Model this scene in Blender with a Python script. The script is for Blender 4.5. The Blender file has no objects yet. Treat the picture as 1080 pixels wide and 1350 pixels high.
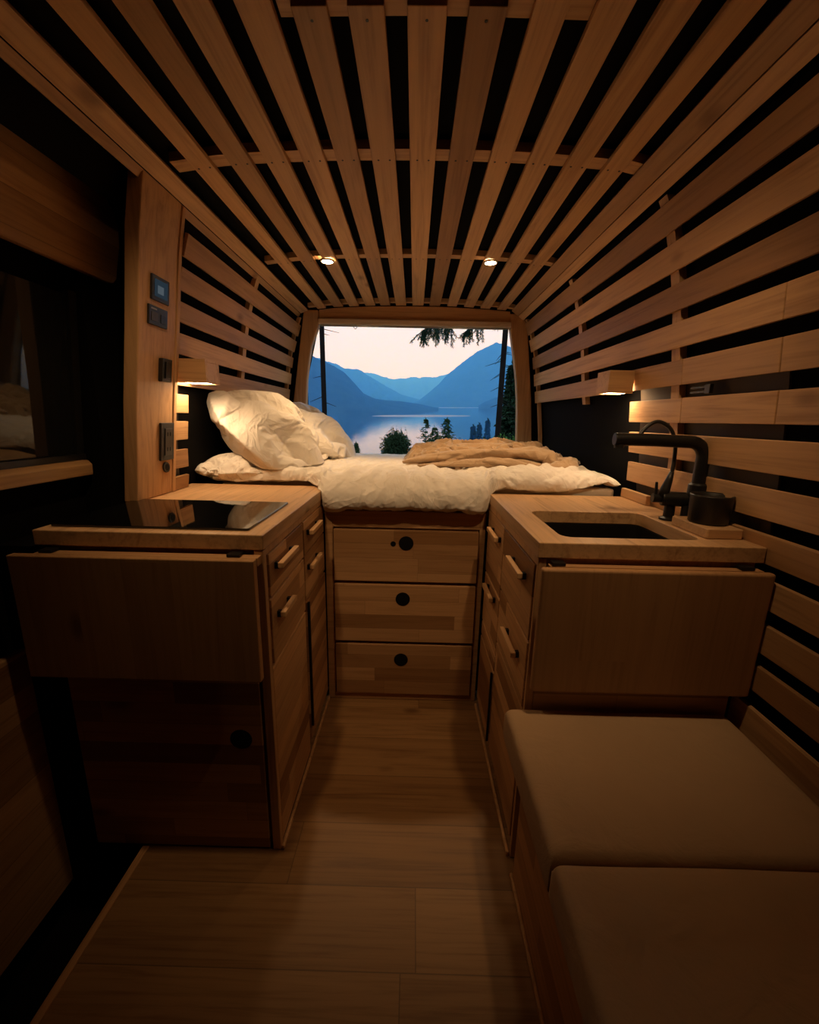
import bpy, bmesh, math, random
from mathutils import Vector, Matrix, noise
random.seed(7)
sc = bpy.context.scene
COL = sc.collection
PI = math.pi

# ------------------------------------------------------------------ helpers
def tag(o, label=None, cat=None, group=None, kind=None):
    for k, v in (('label', label), ('category', cat), ('group', group), ('kind', kind)):
        if v: o[k] = v
    return o

def empty(name, loc, label=None, cat=None, group=None, kind=None):
    o = bpy.data.objects.new(name, None); COL.objects.link(o)
    o.location = loc; o.empty_display_size = .05
    return tag(o, label, cat, group, kind)

def origin_of(o):
    v = Vector((0, 0, 0))
    while o is not None:
        v += Vector(o.location); o = o.parent
    return v

def obj(name, bm, mat, parent=None, loc=None, smooth=False, bevel=0, seg=2, recalc=True):
    """link bm (world coordinates) as one mesh object"""
    if recalc: bmesh.ops.recalc_face_normals(bm, faces=bm.faces[:])
    o0 = origin_of(parent) if parent else Vector(loc or (0, 0, 0))
    bm.transform(Matrix.Translation(-o0))
    me = bpy.data.meshes.new(name); bm.to_mesh(me); bm.free()
    if smooth:
        for p in me.polygons: p.use_smooth = True
    o = bpy.data.objects.new(name, me); COL.objects.link(o)
    if mat: me.materials.append(mat)
    if parent: o.parent = parent
    else: o.location = o0
    if bevel:
        b = o.modifiers.new('Bevel', 'BEVEL'); b.width = bevel; b.segments = seg; b.limit_method = 'ANGLE'; b.angle_limit = .6
        b.harden_normals = False
    return o

def box(bm, x0, x1, y0, y1, z0, z1):
    v = [bm.verts.new((x, y, z)) for z in (z0, z1) for y in (y0, y1) for x in (x0, x1)]
    for f in ((0, 2, 3, 1), (4, 5, 7, 6), (0, 1, 5, 4), (2, 6, 7, 3), (0, 4, 6, 2), (1, 3, 7, 5)):
        bm.faces.new([v[i] for i in f])
    return bm

def B(*a):
    return box(bmesh.new(), *a)

def prism(bm, pts, axis, a0, a1):
    """extrude polygon pts along axis ('x','y','z') from a0 to a1"""
    def P(p, a):
        return {'x': (a, p[0], p[1]), 'y': (p[0], a, p[1]), 'z': (p[0], p[1], a)}[axis]
    A = [bm.verts.new(P(p, a0)) for p in pts]; C = [bm.verts.new(P(p, a1)) for p in pts]
    bm.faces.new(A); bm.faces.new(C[::-1]); n = len(pts)
    for i in range(n): bm.faces.new((A[i], C[i], C[(i+1) % n], A[(i+1) % n]))
    return bm

def ring_prism(bm, outer, inner, z0, z1):
    def loop(pts, z): return [bm.verts.new((p[0], p[1], z)) for p in pts]
    loops = {}
    for z in (z0, z1):
        o, i = loop(outer, z), loop(inner, z)
        es = [bm.edges.new((l[k], l[(k+1) % len(l)])) for l in (o, i) for k in range(len(l))]
        bmesh.ops.triangle_fill(bm, edges=es, use_beauty=True, use_dissolve=False)
        loops[z] = (o, i)
    for w in (0, 1):
        a, c = loops[z0][w], loops[z1][w]; n = len(a)
        for k in range(n): bm.faces.new((a[k], a[(k+1) % n], c[(k+1) % n], c[k]))
    return bm

def rrect(x0, x1, y0, y1, r, n=5):
    out = []
    for cx, cy, a in ((x1-r, y1-r, 0), (x0+r, y1-r, 90), (x0+r, y0+r, 180), (x1-r, y0+r, 270)):
        for k in range(n+1):
            t = math.radians(a + 90*k/n); out.append((cx + r*math.cos(t), cy + r*math.sin(t)))
    return out

def cyl(bm, c, axis, r, h, n=32, r2=None):
    """cylinder from centre of one end c along axis for h"""
    a = Vector(axis).normalized(); q = a.to_track_quat('Z', 'Y').to_matrix()
    c = Vector(c); r2 = r if r2 is None else r2
    A = [bm.verts.new(c + q @ Vector((r*math.cos(2*PI*k/n), r*math.sin(2*PI*k/n), 0))) for k in range(n)]
    C = [bm.verts.new(c + q @ Vector((r2*math.cos(2*PI*k/n), r2*math.sin(2*PI*k/n), h))) for k in range(n)]
    bm.faces.new(A[::-1]); bm.faces.new(C)
    for i in range(n): bm.faces.new((A[i], A[(i+1) % n], C[(i+1) % n], C[i]))
    return bm

def catmull(pts, sub):
    P = [Vector(p) for p in pts]; out = []
    for i in range(len(P)-1):
        p0, p1, p2, p3 = P[max(i-1, 0)], P[i], P[i+1], P[min(i+2, len(P)-1)]
        for k in range(sub):
            t = k/sub
            out.append(.5*((2*p1) + (p2-p0)*t + (2*p0-5*p1+4*p2-p3)*t*t + (3*p1-p0-3*p2+p3)*t**3))
    out.append(P[-1]); return out

def tube(bm, pts, rad, n=16, cap=True):
    P = [Vector(p) for p in pts]; m = len(P)
    R = rad if isinstance(rad, (list, tuple)) else [rad]*m
    up = Vector((.13, .9, .27)).normalized(); rings = []
    for i, p in enumerate(P):
        t = (P[min(i+1, m-1)] - P[max(i-1, 0)]).normalized()
        u = (up - t*up.dot(t))
        if u.length < 1e-4: u = t.orthogonal()
        u.normalize(); w = t.cross(u); up = u
        rings.append([bm.verts.new(p + R[i]*(math.cos(2*PI*k/n)*u + math.sin(2*PI*k/n)*w)) for k in range(n)])
    for a, b in zip(rings, rings[1:]):
        for k in range(n): bm.faces.new((a[k], a[(k+1) % n], b[(k+1) % n], b[k]))
    if cap: bm.faces.new(rings[0][::-1]); bm.faces.new(rings[-1])
    return bm

def lathe(bm, c, prof, n=40):
    rings = [[bm.verts.new((c[0]+r*math.cos(2*PI*k/n), c[1]+r*math.sin(2*PI*k/n), c[2]+z)) for k in range(n)] for r, z in prof]
    for a, b in zip(rings, rings[1:]):
        for k in range(n): bm.faces.new((a[k], a[(k+1) % n], b[(k+1) % n], b[k]))
    bm.faces.new(rings[0][::-1]); bm.faces.new(rings[-1])
    return bm

def sstep(a, b, x):
    t = min(1, max(0, (x-a)/(b-a))); return t*t*(3-2*t)

def nz(x, y, z=0): return noise.noise(Vector((x, y, z)))

def interp(tab, v):
    tab = sorted(tab)
    if v <= tab[0][0]: return tab[0][1]
    for (a, x), (b, y) in zip(tab, tab[1:]):
        if v <= b: return x + (y-x)*(v-a)/(b-a)
    return tab[-1][1]

# ------------------------------------------------------------------ materials
class NT:
    def __init__(self, name):
        self.m = bpy.data.materials.new(name); self.m.use_nodes = True
        self.t = self.m.node_tree; self.t.nodes.clear()
        self.out = self.n('ShaderNodeOutputMaterial')
    def n(self, kind, **kw):
        x = self.t.nodes.new(kind)
        for k, v in kw.items(): setattr(x, k, v)
        return x
    def put(self, sock, v):
        if hasattr(v, 'is_output'): self.t.links.new(v, sock)
        elif v is not None:
            sock.default_value = v
    def math(self, op, a, b=None, c=None):
        x = self.n('ShaderNodeMath', operation=op); self.put(x.inputs[0], a)
        if b is not None: self.put(x.inputs[1], b)
        if c is not None: self.put(x.inputs[2], c)
        return x.outputs[0]
    def comb(self, x, y, z):
        c = self.n('ShaderNodeCombineXYZ')
        for i, v in enumerate((x, y, z)): self.put(c.inputs[i], v)
        return c.outputs[0]
    def noise(self, vec, scale, detail=3, rough=.55, dist=0):
        x = self.n('ShaderNodeTexNoise'); self.put(x.inputs['Vector'], vec)
        x.inputs['Scale'].default_value = scale; x.inputs['Detail'].default_value = detail
        x.inputs['Roughness'].default_value = rough; x.inputs['Distortion'].default_value = dist
        return x.outputs[0]
    def ramp(self, fac, stops):
        x = self.n('ShaderNodeValToRGB'); self.put(x.inputs[0], fac); e = x.color_ramp.elements
        while len(e) < len(stops): e.new(.5)
        for k, (p, c) in enumerate(stops):
            e[k].position = p; e[k].color = (*c, 1)
        return x.outputs[0]
    def mix(self, fac, a, b, blend='MIX'):
        x = self.n('ShaderNodeMix', data_type='RGBA', blend_type=blend)
        self.put(x.inputs[0], fac); self.put(x.inputs[6], a); self.put(x.inputs[7], b)
        return x.outputs[2]
    def bump(self, h, strength, dist=.01):
        x = self.n('ShaderNodeBump'); x.inputs['Strength'].default_value = strength
        x.inputs['Distance'].default_value = dist; self.put(x.inputs['Height'], h); return x.outputs[0]
    def bsdf(self, **kw):
        x = self.n('ShaderNodeBsdfPrincipled')
        for k, v in kw.items(): self.put(x.inputs[k.replace('_', ' ')], v)
        self.t.links.new(x.outputs[0], self.out.inputs[0]); return x

def c4(c): return (c[0], c[1], c[2], 1)

def plain(name, col, rough=.5, metal=0, spec=.5, bump=0, bscale=300):
    N = NT(name); kw = {}
    if bump:
        tc = N.n('ShaderNodeTexCoord'); kw['Normal'] = N.bump(N.noise(tc.outputs['Object'], bscale, 2), bump, .002)
    b = N.bsdf(Base_Color=c4(col), Roughness=rough, Metallic=metal, **kw)
    b.inputs['Specular IOR Level'].default_value = spec
    return N.m

def wood(name, col, grain='y', strip=None, soff=.37, stave=.55, var=.22, rough=.5, knots=True, seam=0.0, con=1.0):
    """grain: axis the grain runs along; strip: (axis across the strips, width)"""
    N = NT(name)
    tc = N.n('ShaderNodeTexCoord'); sp = N.n('ShaderNodeSeparateXYZ'); N.put(sp.inputs[0], tc.outputs['Object'])
    oi = N.n('ShaderNodeObjectInfo'); rnd = oi.outputs['Random']
    off = N.math('MULTIPLY', rnd, 37.0)
    ax = {'x': 0, 'y': 1, 'z': 2}
    co = [sp.outputs[i] for i in range(3)]
    tint = rnd; sid = 0.0; seamv = None
    if strip:
        s = N.math('DIVIDE', co[ax[strip[0]]], strip[1])
        s = N.math('ADD', s, 50.0+soff)
        i1 = N.math('FLOOR', s)
        wn = N.n('ShaderNodeTexWhiteNoise', noise_dimensions='2D'); N.put(wn.inputs[0], N.comb(i1, rnd, 0.0))
        along = N.math('ADD', N.math('DIVIDE', co[ax[grain]], stave), N.math('MULTIPLY', wn.outputs[0], 7.3))
        along = N.math('ADD', along, 40.0)
        i2 = N.math('FLOOR', along)
        wn2 = N.n('ShaderNodeTexWhiteNoise', noise_dimensions='3D'); N.put(wn2.inputs[0], N.comb(i1, i2, rnd))
        tint = wn2.outputs[0]; sid = N.math('MULTIPLY', tint, 23.0)
        if seam:
            fr = N.math('FRACT', s); d = N.math('MINIMUM', fr, N.math('SUBTRACT', 1.0, fr))
            fr2 = N.math('FRACT', along); d2 = N.math('MINIMUM', fr2, N.math('SUBTRACT', 1.0, fr2))
            a = N.math('LESS_THAN', N.math('MULTIPLY', d, strip[1]), seam)
            b = N.math('LESS_THAN', N.math('MULTIPLY', d2, stave), seam)
            seamv = N.math('MAXIMUM', a, b)
    k = [26.0, 26.0, 26.0]; k[ax[grain]] = 1.6
    v = [N.math('MULTIPLY', N.math('ADD', co[i], N.math('ADD', N.math('MULTIPLY', off, .13*(i+1)), sid)), k[i]) for i in range(3)]
    vec = N.comb(*v)
    g1 = N.noise(vec, 1.0, 5, .6, 1.6)
    k2 = [v_*5 for v_ in (1, 1, 1)]
    v2 = [N.math('MULTIPLY', v[i], 6.0 if i != ax[grain] else 2.2) for i in range(3)]
    g2 = N.noise(N.comb(*v2), 1.0, 2, .5, .3)
    g = N.math('ADD', N.math('MULTIPLY', g1, .7), N.math('MULTIPLY', g2, .3))
    dk = tuple(c*(1-(1-f)*con) for c, f in zip(col, (.62, .55, .48)))
    lt = tuple(min(1, c*(1+.17*con)) for c in col)
    base = N.ramp(g, [(.28, dk), (.5, col), (.75, lt)])
    tn = N.ramp(tint, [(0.0, (1-var*1.5, 1-var*1.75, 1-var*2.0)), (.55, (1, 1, 1)), (1.0, (1+var*.3, 1+var*.25, 1+var*.15))])
    base = N.mix(1.0, base, tn, 'MULTIPLY')
    if knots:
        kn = [N.math('MULTIPLY', N.math('ADD', co[i], N.math('ADD', N.math('MULTIPLY', off, .31*(i+1)), sid)), 5.5 if i != ax[grain] else 2.6) for i in range(3)]
        vo = N.n('ShaderNodeTexVoronoi'); N.put(vo.inputs['Vector'], N.comb(*kn)); vo.inputs['Scale'].default_value = 1.0
        kv = N.ramp(vo.outputs['Distance'], [(.035, (.35, .28, .22)), (.12, (1, 1, 1))])
        base = N.mix(.75, base, N.mix(1.0, base, kv, 'MULTIPLY'))
    if seamv is not None:
        base = N.mix(N.math('MULTIPLY', seamv, .6), base, c4(tuple(c*.22 for c in col)))
    b = N.bsdf(Base_Color=base, Roughness=N.math('ADD', rough-.06, N.math('MULTIPLY', g1, .14)), Normal=N.bump(g, .12, .002))
    b.inputs['Specular IOR Level'].default_value = .32
    return N.m

def cloth(name, col, sheen=.15, wr=.35, scale=9, weave=700, crease=0.0, cs=11, cd=.012):
    N = NT(name); tc = N.n('ShaderNodeTexCoord'); p = tc.outputs['Object']
    w = N.noise(p, weave, 2, .5); big = N.noise(p, scale, 4, .55, .8)
    h = N.math('ADD', N.math('MULTIPLY', w, .05), big)
    nrm = N.bump(h, wr, .02)
    if crease:
        warp = N.n('ShaderNodeTexNoise'); N.put(warp.inputs['Vector'], p); warp.inputs['Scale'].default_value = 3.0
        va = N.n('ShaderNodeVectorMath', operation='MULTIPLY_ADD'); N.put(va.inputs[0], warp.outputs['Color']); va.inputs[1].default_value = (.35, .35, .35); N.put(va.inputs[2], p)
        tot = None
        for k, (sc_, st) in enumerate((((cs, cs*.42, cs*.8), .62), ((cs*2.1, cs*.9, cs*1.9), .38))):
            mp = N.n('ShaderNodeMapping'); N.put(mp.inputs['Vector'], va.outputs[0]); mp.inputs['Scale'].default_value = sc_; mp.inputs['Rotation'].default_value = (.2, .3, .5+.5*k)
            n_ = N.noise(mp.outputs[0], 1.0, 1, .5, .4)
            r_ = N.math('ABSOLUTE', N.math('SUBTRACT', n_, .5))
            r_ = N.math('POWER', N.math('SUBTRACT', 1.0, N.math('MINIMUM', N.math('MULTIPLY', r_, 6.0), 1.0)), 1.6)
            m_ = N.noise(p, 4.0+k*3, 1, .5)
            r_ = N.math('MULTIPLY', N.math('MULTIPLY', r_, st), N.math('MULTIPLY', m_, 1.6))
            tot = r_ if tot is None else N.math('ADD', tot, r_)
        b2 = N.n('ShaderNodeBump'); b2.inputs['Strength'].default_value = crease; b2.inputs['Distance'].default_value = cd; N.put(b2.inputs['Height'], tot); N.put(b2.inputs['Normal'], nrm); nrm = b2.outputs[0]
    base = N.mix(N.noise(p, 25, 2), c4(tuple(c*.93 for c in col)), c4(col))
    b = N.bsdf(Base_Color=base, Roughness=.85, Normal=nrm)
    b.inputs['Sheen Weight'].default_value = sheen; b.inputs['Specular IOR Level'].default_value = .15
    return N.m

def emit(name, col, s):
    N = NT(name); e = N.n('ShaderNodeEmission'); e.inputs[0].default_value = c4(col); e.inputs[1].default_value = s
    N.t.links.new(e.outputs[0], N.out.inputs[0]); return N.m

ALDER = (.56, .335, .165); BIRCH = (.60, .375, .195)
M_slat_y = wood('slat_wood', ALDER, 'y', var=.3)
M_bat_x = wood('batten_wood_x', ALDER, 'x', var=.1, knots=False)
M_bat_z = wood('batten_wood_z', ALDER, 'z', var=.1, knots=False)
M_post_z = wood('post_wood', (.55, .32, .155), 'z', var=.12, knots=False)
M_beam_x = wood('beam_wood', (.52, .30, .145), 'x', var=.1, knots=False)
M_top = wood('worktop_birch', BIRCH, 'y', strip=('x', .085), stave=.8, var=.07, rough=.42)
M_leaf = wood('leaf_wood', (.48, .27, .125), 'z', strip=('x', .11), stave=3, var=.06, rough=.45, con=.55)
M_staveY = wood('cabinet_stave_y', (.55, .32, .155), 'y', strip=('z', .056), stave=.9, var=.36, seam=.0005, con=.8)
M_staveX = wood('cabinet_stave_x', (.50, .29, .14), 'x', strip=('z', .060), stave=.50, var=.30, seam=.0005, con=.8)
M_carc = wood('carcass_wood', (.48, .275, .13), 'z', var=.1, knots=False)
M_plankY = wood('door_plank', (.52, .30, .14), 'y', strip=('z', .081), stave=4, var=.34, seam=.0008)
M_floor = wood('floor_oak', (.32, .175, .072), 'x', strip=('y', .1665), soff=.144, stave=1.15, var=.19, rough=.42, seam=.0012, con=1.15)
M_black = plain('black_lining', (.005, .0045, .0045), .9, spec=.08)
M_blackfab = plain('black_fabric', (.016, .014, .013), .95, spec=.1, bump=.3)
M_blkmetal = plain('matte_black_metal', (.012, .012, .012), .42, .3)
M_blkplast = plain('black_plastic', (.014, .013, .013), .45)
M_hob = plain('black_glass', (.004, .004, .004), .03, spec=.6)
M_basin = plain('dark_basin', (.03, .028, .026), .35, .6)
M_chrome = plain('steel', (.5, .5, .5), .25, 1)
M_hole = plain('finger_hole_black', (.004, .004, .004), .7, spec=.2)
M_cush = cloth('tan_leatherette', (.50, .33, .19), .05, .25, 14, 260)
M_sheet = cloth('white_cotton', (.80, .745, .67), .1, .22, 11, crease=.42)
M_pillow = cloth('pillow_cotton', (.80, .745, .67), .1, .15, 11, crease=.46, cs=14)
M_blank = cloth('tan_fleece', (.47, .32, .19), .4, .4, 16, 500, crease=.5, cs=8)
M_matt = cloth('mattress_cover', (.74, .70, .64), .05, .1, 20)
LAMP = (1.0, .635, .315)
M_spot = emit('spot_lens', LAMP, 82)
M_spotf = emit('spot_lens_reflector', LAMP, 45)
M_read = emit('reading_diffuser', (1.0, .67, .37), 52)
M_screen = emit('display_screen', (.08, .13, .18), .22)

# ------------------------------------------------------------------ wall cross-section
PROF = [(-.3, .803), (.87, .803), (.95, .790), (1.034, .787), (1.068, .783), (1.14, .775), (1.174, .770), (1.244, .764), (1.28, .757), (1.349, .749),
        (1.38, .742), (1.45, .735), (1.48, .728), (1.549, .717), (1.58, .707), (1.648, .688), (1.676, .680), (1.742, .655), (1.768, .642), (1.787, .613), (1.817, .571)]
XC = -.018
def wx(z, side):
    x = interp(PROF, z)
    return x if side > 0 else 2*XC - x
def cz(x):
    return interp([(-.70, 1.79), (-.661, 1.797), (-.60, 1.806), (-.505, 1.818), (-.35, 1.827), (-.2, 1.833), (0, 1.836), (.14, 1.836), (.283, 1.833), (.44, 1.825), (.535, 1.818), (.571, 1.816), (.62, 1.80)], x)

def slat_wall(parent, side, z0, z1, y0, y1, name='slat', mat=None, t=.012):
    bm = bmesh.new(); s = side
    a, b = Vector((wx(z0, s), z0)), Vector((wx(z1, s), z1))
    d = (b-a).normalized(); n = Vector((d.y, -d.x))
    if n.x*s < 0: n = -n
    prism(bm, [tuple(a), tuple(b), tuple(b+n*t), tuple(a+n*t)], 'y', y0, y1)
    return obj(name, bm, mat or M_slat_y, parent, bevel=.0015)

Y_REAR = 2.68
# ------------------------------------------------------------------ structure : floor
fl = obj('floor', box(bmesh.new(), -.713, .95, -.9, 1.60, -.05, 0), M_floor, loc=(0, 0, 0)); tag(fl, kind='structure')
fs = obj('floor_base', box(bmesh.new(), -1.12, .98, -.9, 2.75, -.32, -.25), M_black); tag(fs, kind='structure')
ft = obj('trim_1', B(-.724, -.706, -.9, .891, -.05, .004), wood('step_edge_wood', (.50, .27, .12), 'y', var=0, knots=False), bevel=.002); tag(ft, kind='structure')
fw = obj('step_riser', B(-.716, -.714, -.9, .895, -.25, -.05), M_black); tag(fw, kind='structure')

# ------------------------------------------------------------------ structure : ceiling
cxs = [(-.602, -.551), (-.505, -.447), (-.409, -.351), (-.312, -.252), (-.222, -.162), (-.128, -.066), (-.028, .039), (.075, .139), (.182, .239), (.283, .341), (.383, .440), (.484, .536)]
bm = bmesh.new()
pts = [(-.80, 1.70), (-.74, 1.80)] + [(x/20, cz(x/20)+.040) for x in range(-13, 13)] + [(.70, 1.80), (.74, 1.72)]
outer = [(x, z+.03) for x, z in pts]
prism(bm, pts + outer[::-1], 'y', -.9, 2.76)
ce = obj('ceiling', bm, M_black); tag(ce, kind='structure')
for i, (a, b) in enumerate(cxs):
    y0 = .846 if 4 <= i <= 7 else -.85
    bm = bmesh.new(); za, zb = cz(a), cz(b)
    prism(bm, [(a, za), (b, zb), (b, zb+.012), (a, za+.012)], 'y', y0, 2.692)
    s = obj('slat', bm, M_slat_y, ce, bevel=.0015)
    scr = bmesh.new()
    for yy in ([.872] if y0 > 0 else []) + [1.262, 1.95]:
        for dx in ((0,) if yy < 1 else (-.014, .016)):
            xx = (a+b)/2+dx; cyl(scr, (xx, yy, cz(xx)-.0006), (0, 0, 1), .0028, .001, 10)
    obj('screw_heads', scr, M_blkmetal, s)
for ya, yb in ((1.238, 1.286), (1.932, 1.972), (2.655, 2.69)):
    bm = bmesh.new(); xs = [-.655+.06*k for k in range(21)] + [.60]
    prism(bm, [(x, cz(x)+.0122) for x in xs] + [(x, cz(x)+.034) for x in xs[::-1]], 'y', ya, yb)
    obj('batten', bm, M_bat_x, ce)
bm = bmesh.new(); xs = [-.247, -.1, 0, .1, .283]
prism(bm, [(x, cz(x)+.0122) for x in xs] + [(x, cz(x)+.034) for x in xs[::-1]], 'y', .835, .88); obj('batten', bm, M_bat_x, ce)
# angled boards along both roof corners
for a, b in (((.571, 1.816), (.613, 1.788)), ((.6145, 1.7865), (.645, 1.764)), ((-.661, 1.797), (-.706, 1.778)), ((-.7075, 1.777), (-.722, 1.757))):
    bm = bmesh.new(); a, b = Vector(a), Vector(b); d = (b-a).normalized(); n = Vector((-d.y, d.x))
    if n.y < 0: n = -n
    prism(bm, [tuple(a), tuple(b), tuple(b+n*.012), tuple(a+n*.012)], 'y', -.85, 2.69)
    obj('corner_board', bm, M_slat_y, ce, bevel=.0015)

# ------------------------------------------------------------------ structure : right wall
GR = [(1.764, 1.742), (1.676, 1.648), (1.581, 1.549), (1.481, 1.451), (1.382, 1.349), (1.28, 1.244), (1.174, 1.14), (1.068, 1.034), (.965, .931), (.865, .831), (.766, .731), (.663, .630), (.568, .525)]
def shell(name, side, y0, y1, zs):
    bm = bmesh.new()
    pts = [(wx(z, side)+side*.042, z) for z in zs]
    o = [(x+side*.03, z) for x, z in pts]
    prism(bm, pts+o[::-1], 'y', y0, y1)
    w = obj(name, bm, M_black); tag(w, kind='structure'); return w
ZS = [-.3, .87, .95, 1.07, 1.17, 1.28, 1.38, 1.48, 1.58, 1.68, 1.742, 1.775]
wr = shell('wall_right', 1, -.9, 2.75, ZS)
for i in range(12):
    zt, zb = GR[i][1], GR[i+1][0]
    if i < 5:
        segs = [(-.85, Y_REAR)]
    else:
        segs = [(-.85, 1.515)]
    if 3 <= i <= 5:      # access panel joints
        lo = .905; hi = 1.225
        e = segs[0][1]
        segs = [(-.85, lo-.0015), (lo+.0015, hi-.001), (hi+.001, e)] if i > 2 else segs
    if i == 3: segs = [(-.85, lo-.001), (lo+.001, Y_REAR)]
    for a, b in segs: slat_wall(wr, 1, zb, zt, a, b)
slat_wall(wr, 1, .30, .525, -.85, .90)
def vbatten(parent, side, y0, y1, z0, z1, t0=.0125, t1=.033):
    bm = bmesh.new(); zs = [z0] + [z for z in ZS if z0 < z < z1] + [z1]
    prism(bm, [(wx(z, side)+side*t0, z) for z in zs] + [(wx(z, side)+side*t1, z) for z in zs[::-1]], 'y', y0, y1)
    return obj('batten', bm, M_bat_z, parent)
vbatten(wr, 1, 1.255, 1.293, .90, 1.765); vbatten(wr, 1, 1.93, 1.965, 1.25, 1.765); vbatten(wr, 1, 2.655, 2.678, .93, 1.765)
vbatten(wr, 1, .45, .49, .2, 1.765)
# latch of the access panel
bm = bmesh.new()
for z in (1.256, 1.268): box(bm, wx(1.26, 1)+.004, wx(1.26, 1)+.012, 1.135, 1.195, z-.003, z+.003)
box(bm, wx(1.26, 1)+.002, wx(1.26, 1)+.012, 1.115, 1.135, 1.25, 1.274)
obj('latch', bm, plain('latch_steel', (.10, .085, .06), .4, 1), wr, bevel=.001)
# backing board lit through the low gaps beside the lamp
bm = bmesh.new(); zs = [.905, .95, 1.034, 1.14, 1.244, 1.30]
prism(bm, [(wx(z, 1)+.034, z) for z in zs]+[(wx(z, 1)+.040, z) for z in zs[::-1]], 'y', .92, 1.505)
obj('backing_board', bm, plain('backing_brown', (.10, .075, .05), .7), wr)

# ------------------------------------------------------------------ structure : left wall
GL = [(1.753, 1.708), (1.645, 1.616), (1.553, 1.521), (1.461, 1.427), (1.362, 1.332), (1.263, 1.234), (1.172, 1.143), (1.080, 1.046), (.982, .953)]
wl = shell('wall_left', -1, 1.385, 2.75, ZS)
for i in range(8):
    zt, zb = GL[i][1], GL[i+1][0]
    slat_wall(wl, -1, zb, zt, 1.4035, Y_REAR if i < 5 else 1.495)
slat_wall(wl, -1, .906, .953, 1.4035, 1.495)
vbatten(wl, -1, 1.955, 1.99, 1.264, 1.75); vbatten(wl, -1, 2.655, 2.678, .93, 1.75)
bm = bmesh.new(); prism(bm, [(wx(z, -1)-.034, z) for z in zs]+[(wx(z, -1)-.040, z) for z in zs[::-1]], 'y', 1.386, 1.49)
obj('backing_board', bm, plain('backing_brown_left', (.10, .075, .05), .7), wl)
# wooden post with the switches
bm = bmesh.new()
def pillar_pts(off0, off1): return None
pz = [.906, 1.2, 1.4, 1.65, 1.775]; 
px_in = [(-.832), (-.797), (-.767), (-.733), (-.708)]
A = []; 
for z, x in zip(pz, px_in):
    A.append([bm.verts.new((x, 1.385, z)), bm.verts.new((x, 1.205, z)), bm.verts.new((x-.040, 1.205, z)), bm.verts.new((x-.040, 1.385, z))])
for a, b in zip(A, A[1:]):
    for k in range(4): bm.faces.new((a[k], a[(k+1) % 4], b[(k+1) % 4], b[k]))
bm.faces.new(A[0][::-1]); bm.faces.new(A[-1])
post = obj('trim_2', bm, M_post_z, bevel=.003); tag(post, kind='structure')
bm = bmesh.new()
tr = [(x+.004, z) for z, x in zip(pz, px_in)]
prism(bm, tr + [(x-.02, z) for x, z in tr[::-1]], 'y', 1.3855, 1.402)
ed = obj('edge_strip', bm, M_post_z, post, bevel=.002)

# ------------------------------------------------------------------ structure : rear opening
wb = bmesh.new()
prism(wb, [(-.92, -.3), (-.70, -.3), (-.70, 1.40), (-.60, 1.80), (-.60, 1.90), (-.92, 1.90)], 'y', 2.745, 2.78)
prism(wb, [(.92, -.3), (.68, -.3), (.68, 1.20), (.60, 1.65), (.575, 1.80), (.575, 1.90), (.92, 1.90)], 'y', 2.745, 2.78)
box(wb, -.60, .575, 2.745, 2.78, 1.75, 1.90); box(wb, -.70, .68, 2.745, 2.78, -.3, .80)
wbk = obj('wall_back', wb, M_black); tag(wbk, kind='structure')
dr = empty('door_1', (0, 2.70, .8)); tag(dr, kind='structure')
bm = bmesh.new()
prism(bm, [(-.690, 1.803), (-.600, 1.803), (-.602, 1.71), (-.648, 1.60), (-.668, 1.50), (-.683, 1.397), (-.698, 1.19), (-.703, .86), (-.815, .86), (-.786, 1.19)], 'y', 2.692, 2.742)
obj('jamb', bm, M_post_z, dr, bevel=.008, seg=3)
bm = bmesh.new()
prism(bm, [(.561, 1.803), (.652, 1.803), (.683, 1.70), (.738, 1.30), (.778, .86), (.672, .86), (.664, 1.05), (.655, 1.193), (.646, 1.31), (.632, 1.424), (.612, 1.53), (.587, 1.645), (.571, 1.72)], 'y', 2.692, 2.742)
obj('jamb', bm, M_post_z, dr, bevel=.008, seg=3)
bm = bmesh.new(); xs = [-.596+.1162*k for k in range(11)]
prism(bm, [(x, cz(x)-.002) for x in xs] + [(x, 1.753) for x in xs[::-1]], 'y', 2.694, 2.742)
obj('header', bm, M_beam_x, dr, bevel=.003)
rb = empty('roller_blind', (0, 2.69, 1.72), 'pale rolled blind under the wooden beam across the rear opening', 'blind')
obj('cassette', B(-.598, .572, 2.668, 2.738, 1.719, 1.7515), wood('blind_rail', (.66, .50, .36), 'x', var=.05, knots=False), rb, bevel=.006, seg=3)
bm = bmesh.new(); tube(bm, [(-.374+.009*math.cos(t*PI/6), 2.685, 1.708+.011*math.sin(t*PI/6)) for t in range(13)], .0018, 8); obj('pull_ring', bm, M_chrome, rb, smooth=True)
obj('bottom_rail', B(-.585, .56, 2.69, 2.705, 1.712, 1.7185), M_chrome, rb)

# ------------------------------------------------------------------ structure : unseen wall added behind the camera to shut out sky light
wf = obj('front_light_blocker', B(-1.12, .95, -.93, -.9, -.3, 1.92), M_blackfab); tag(wf, kind='structure')

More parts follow.
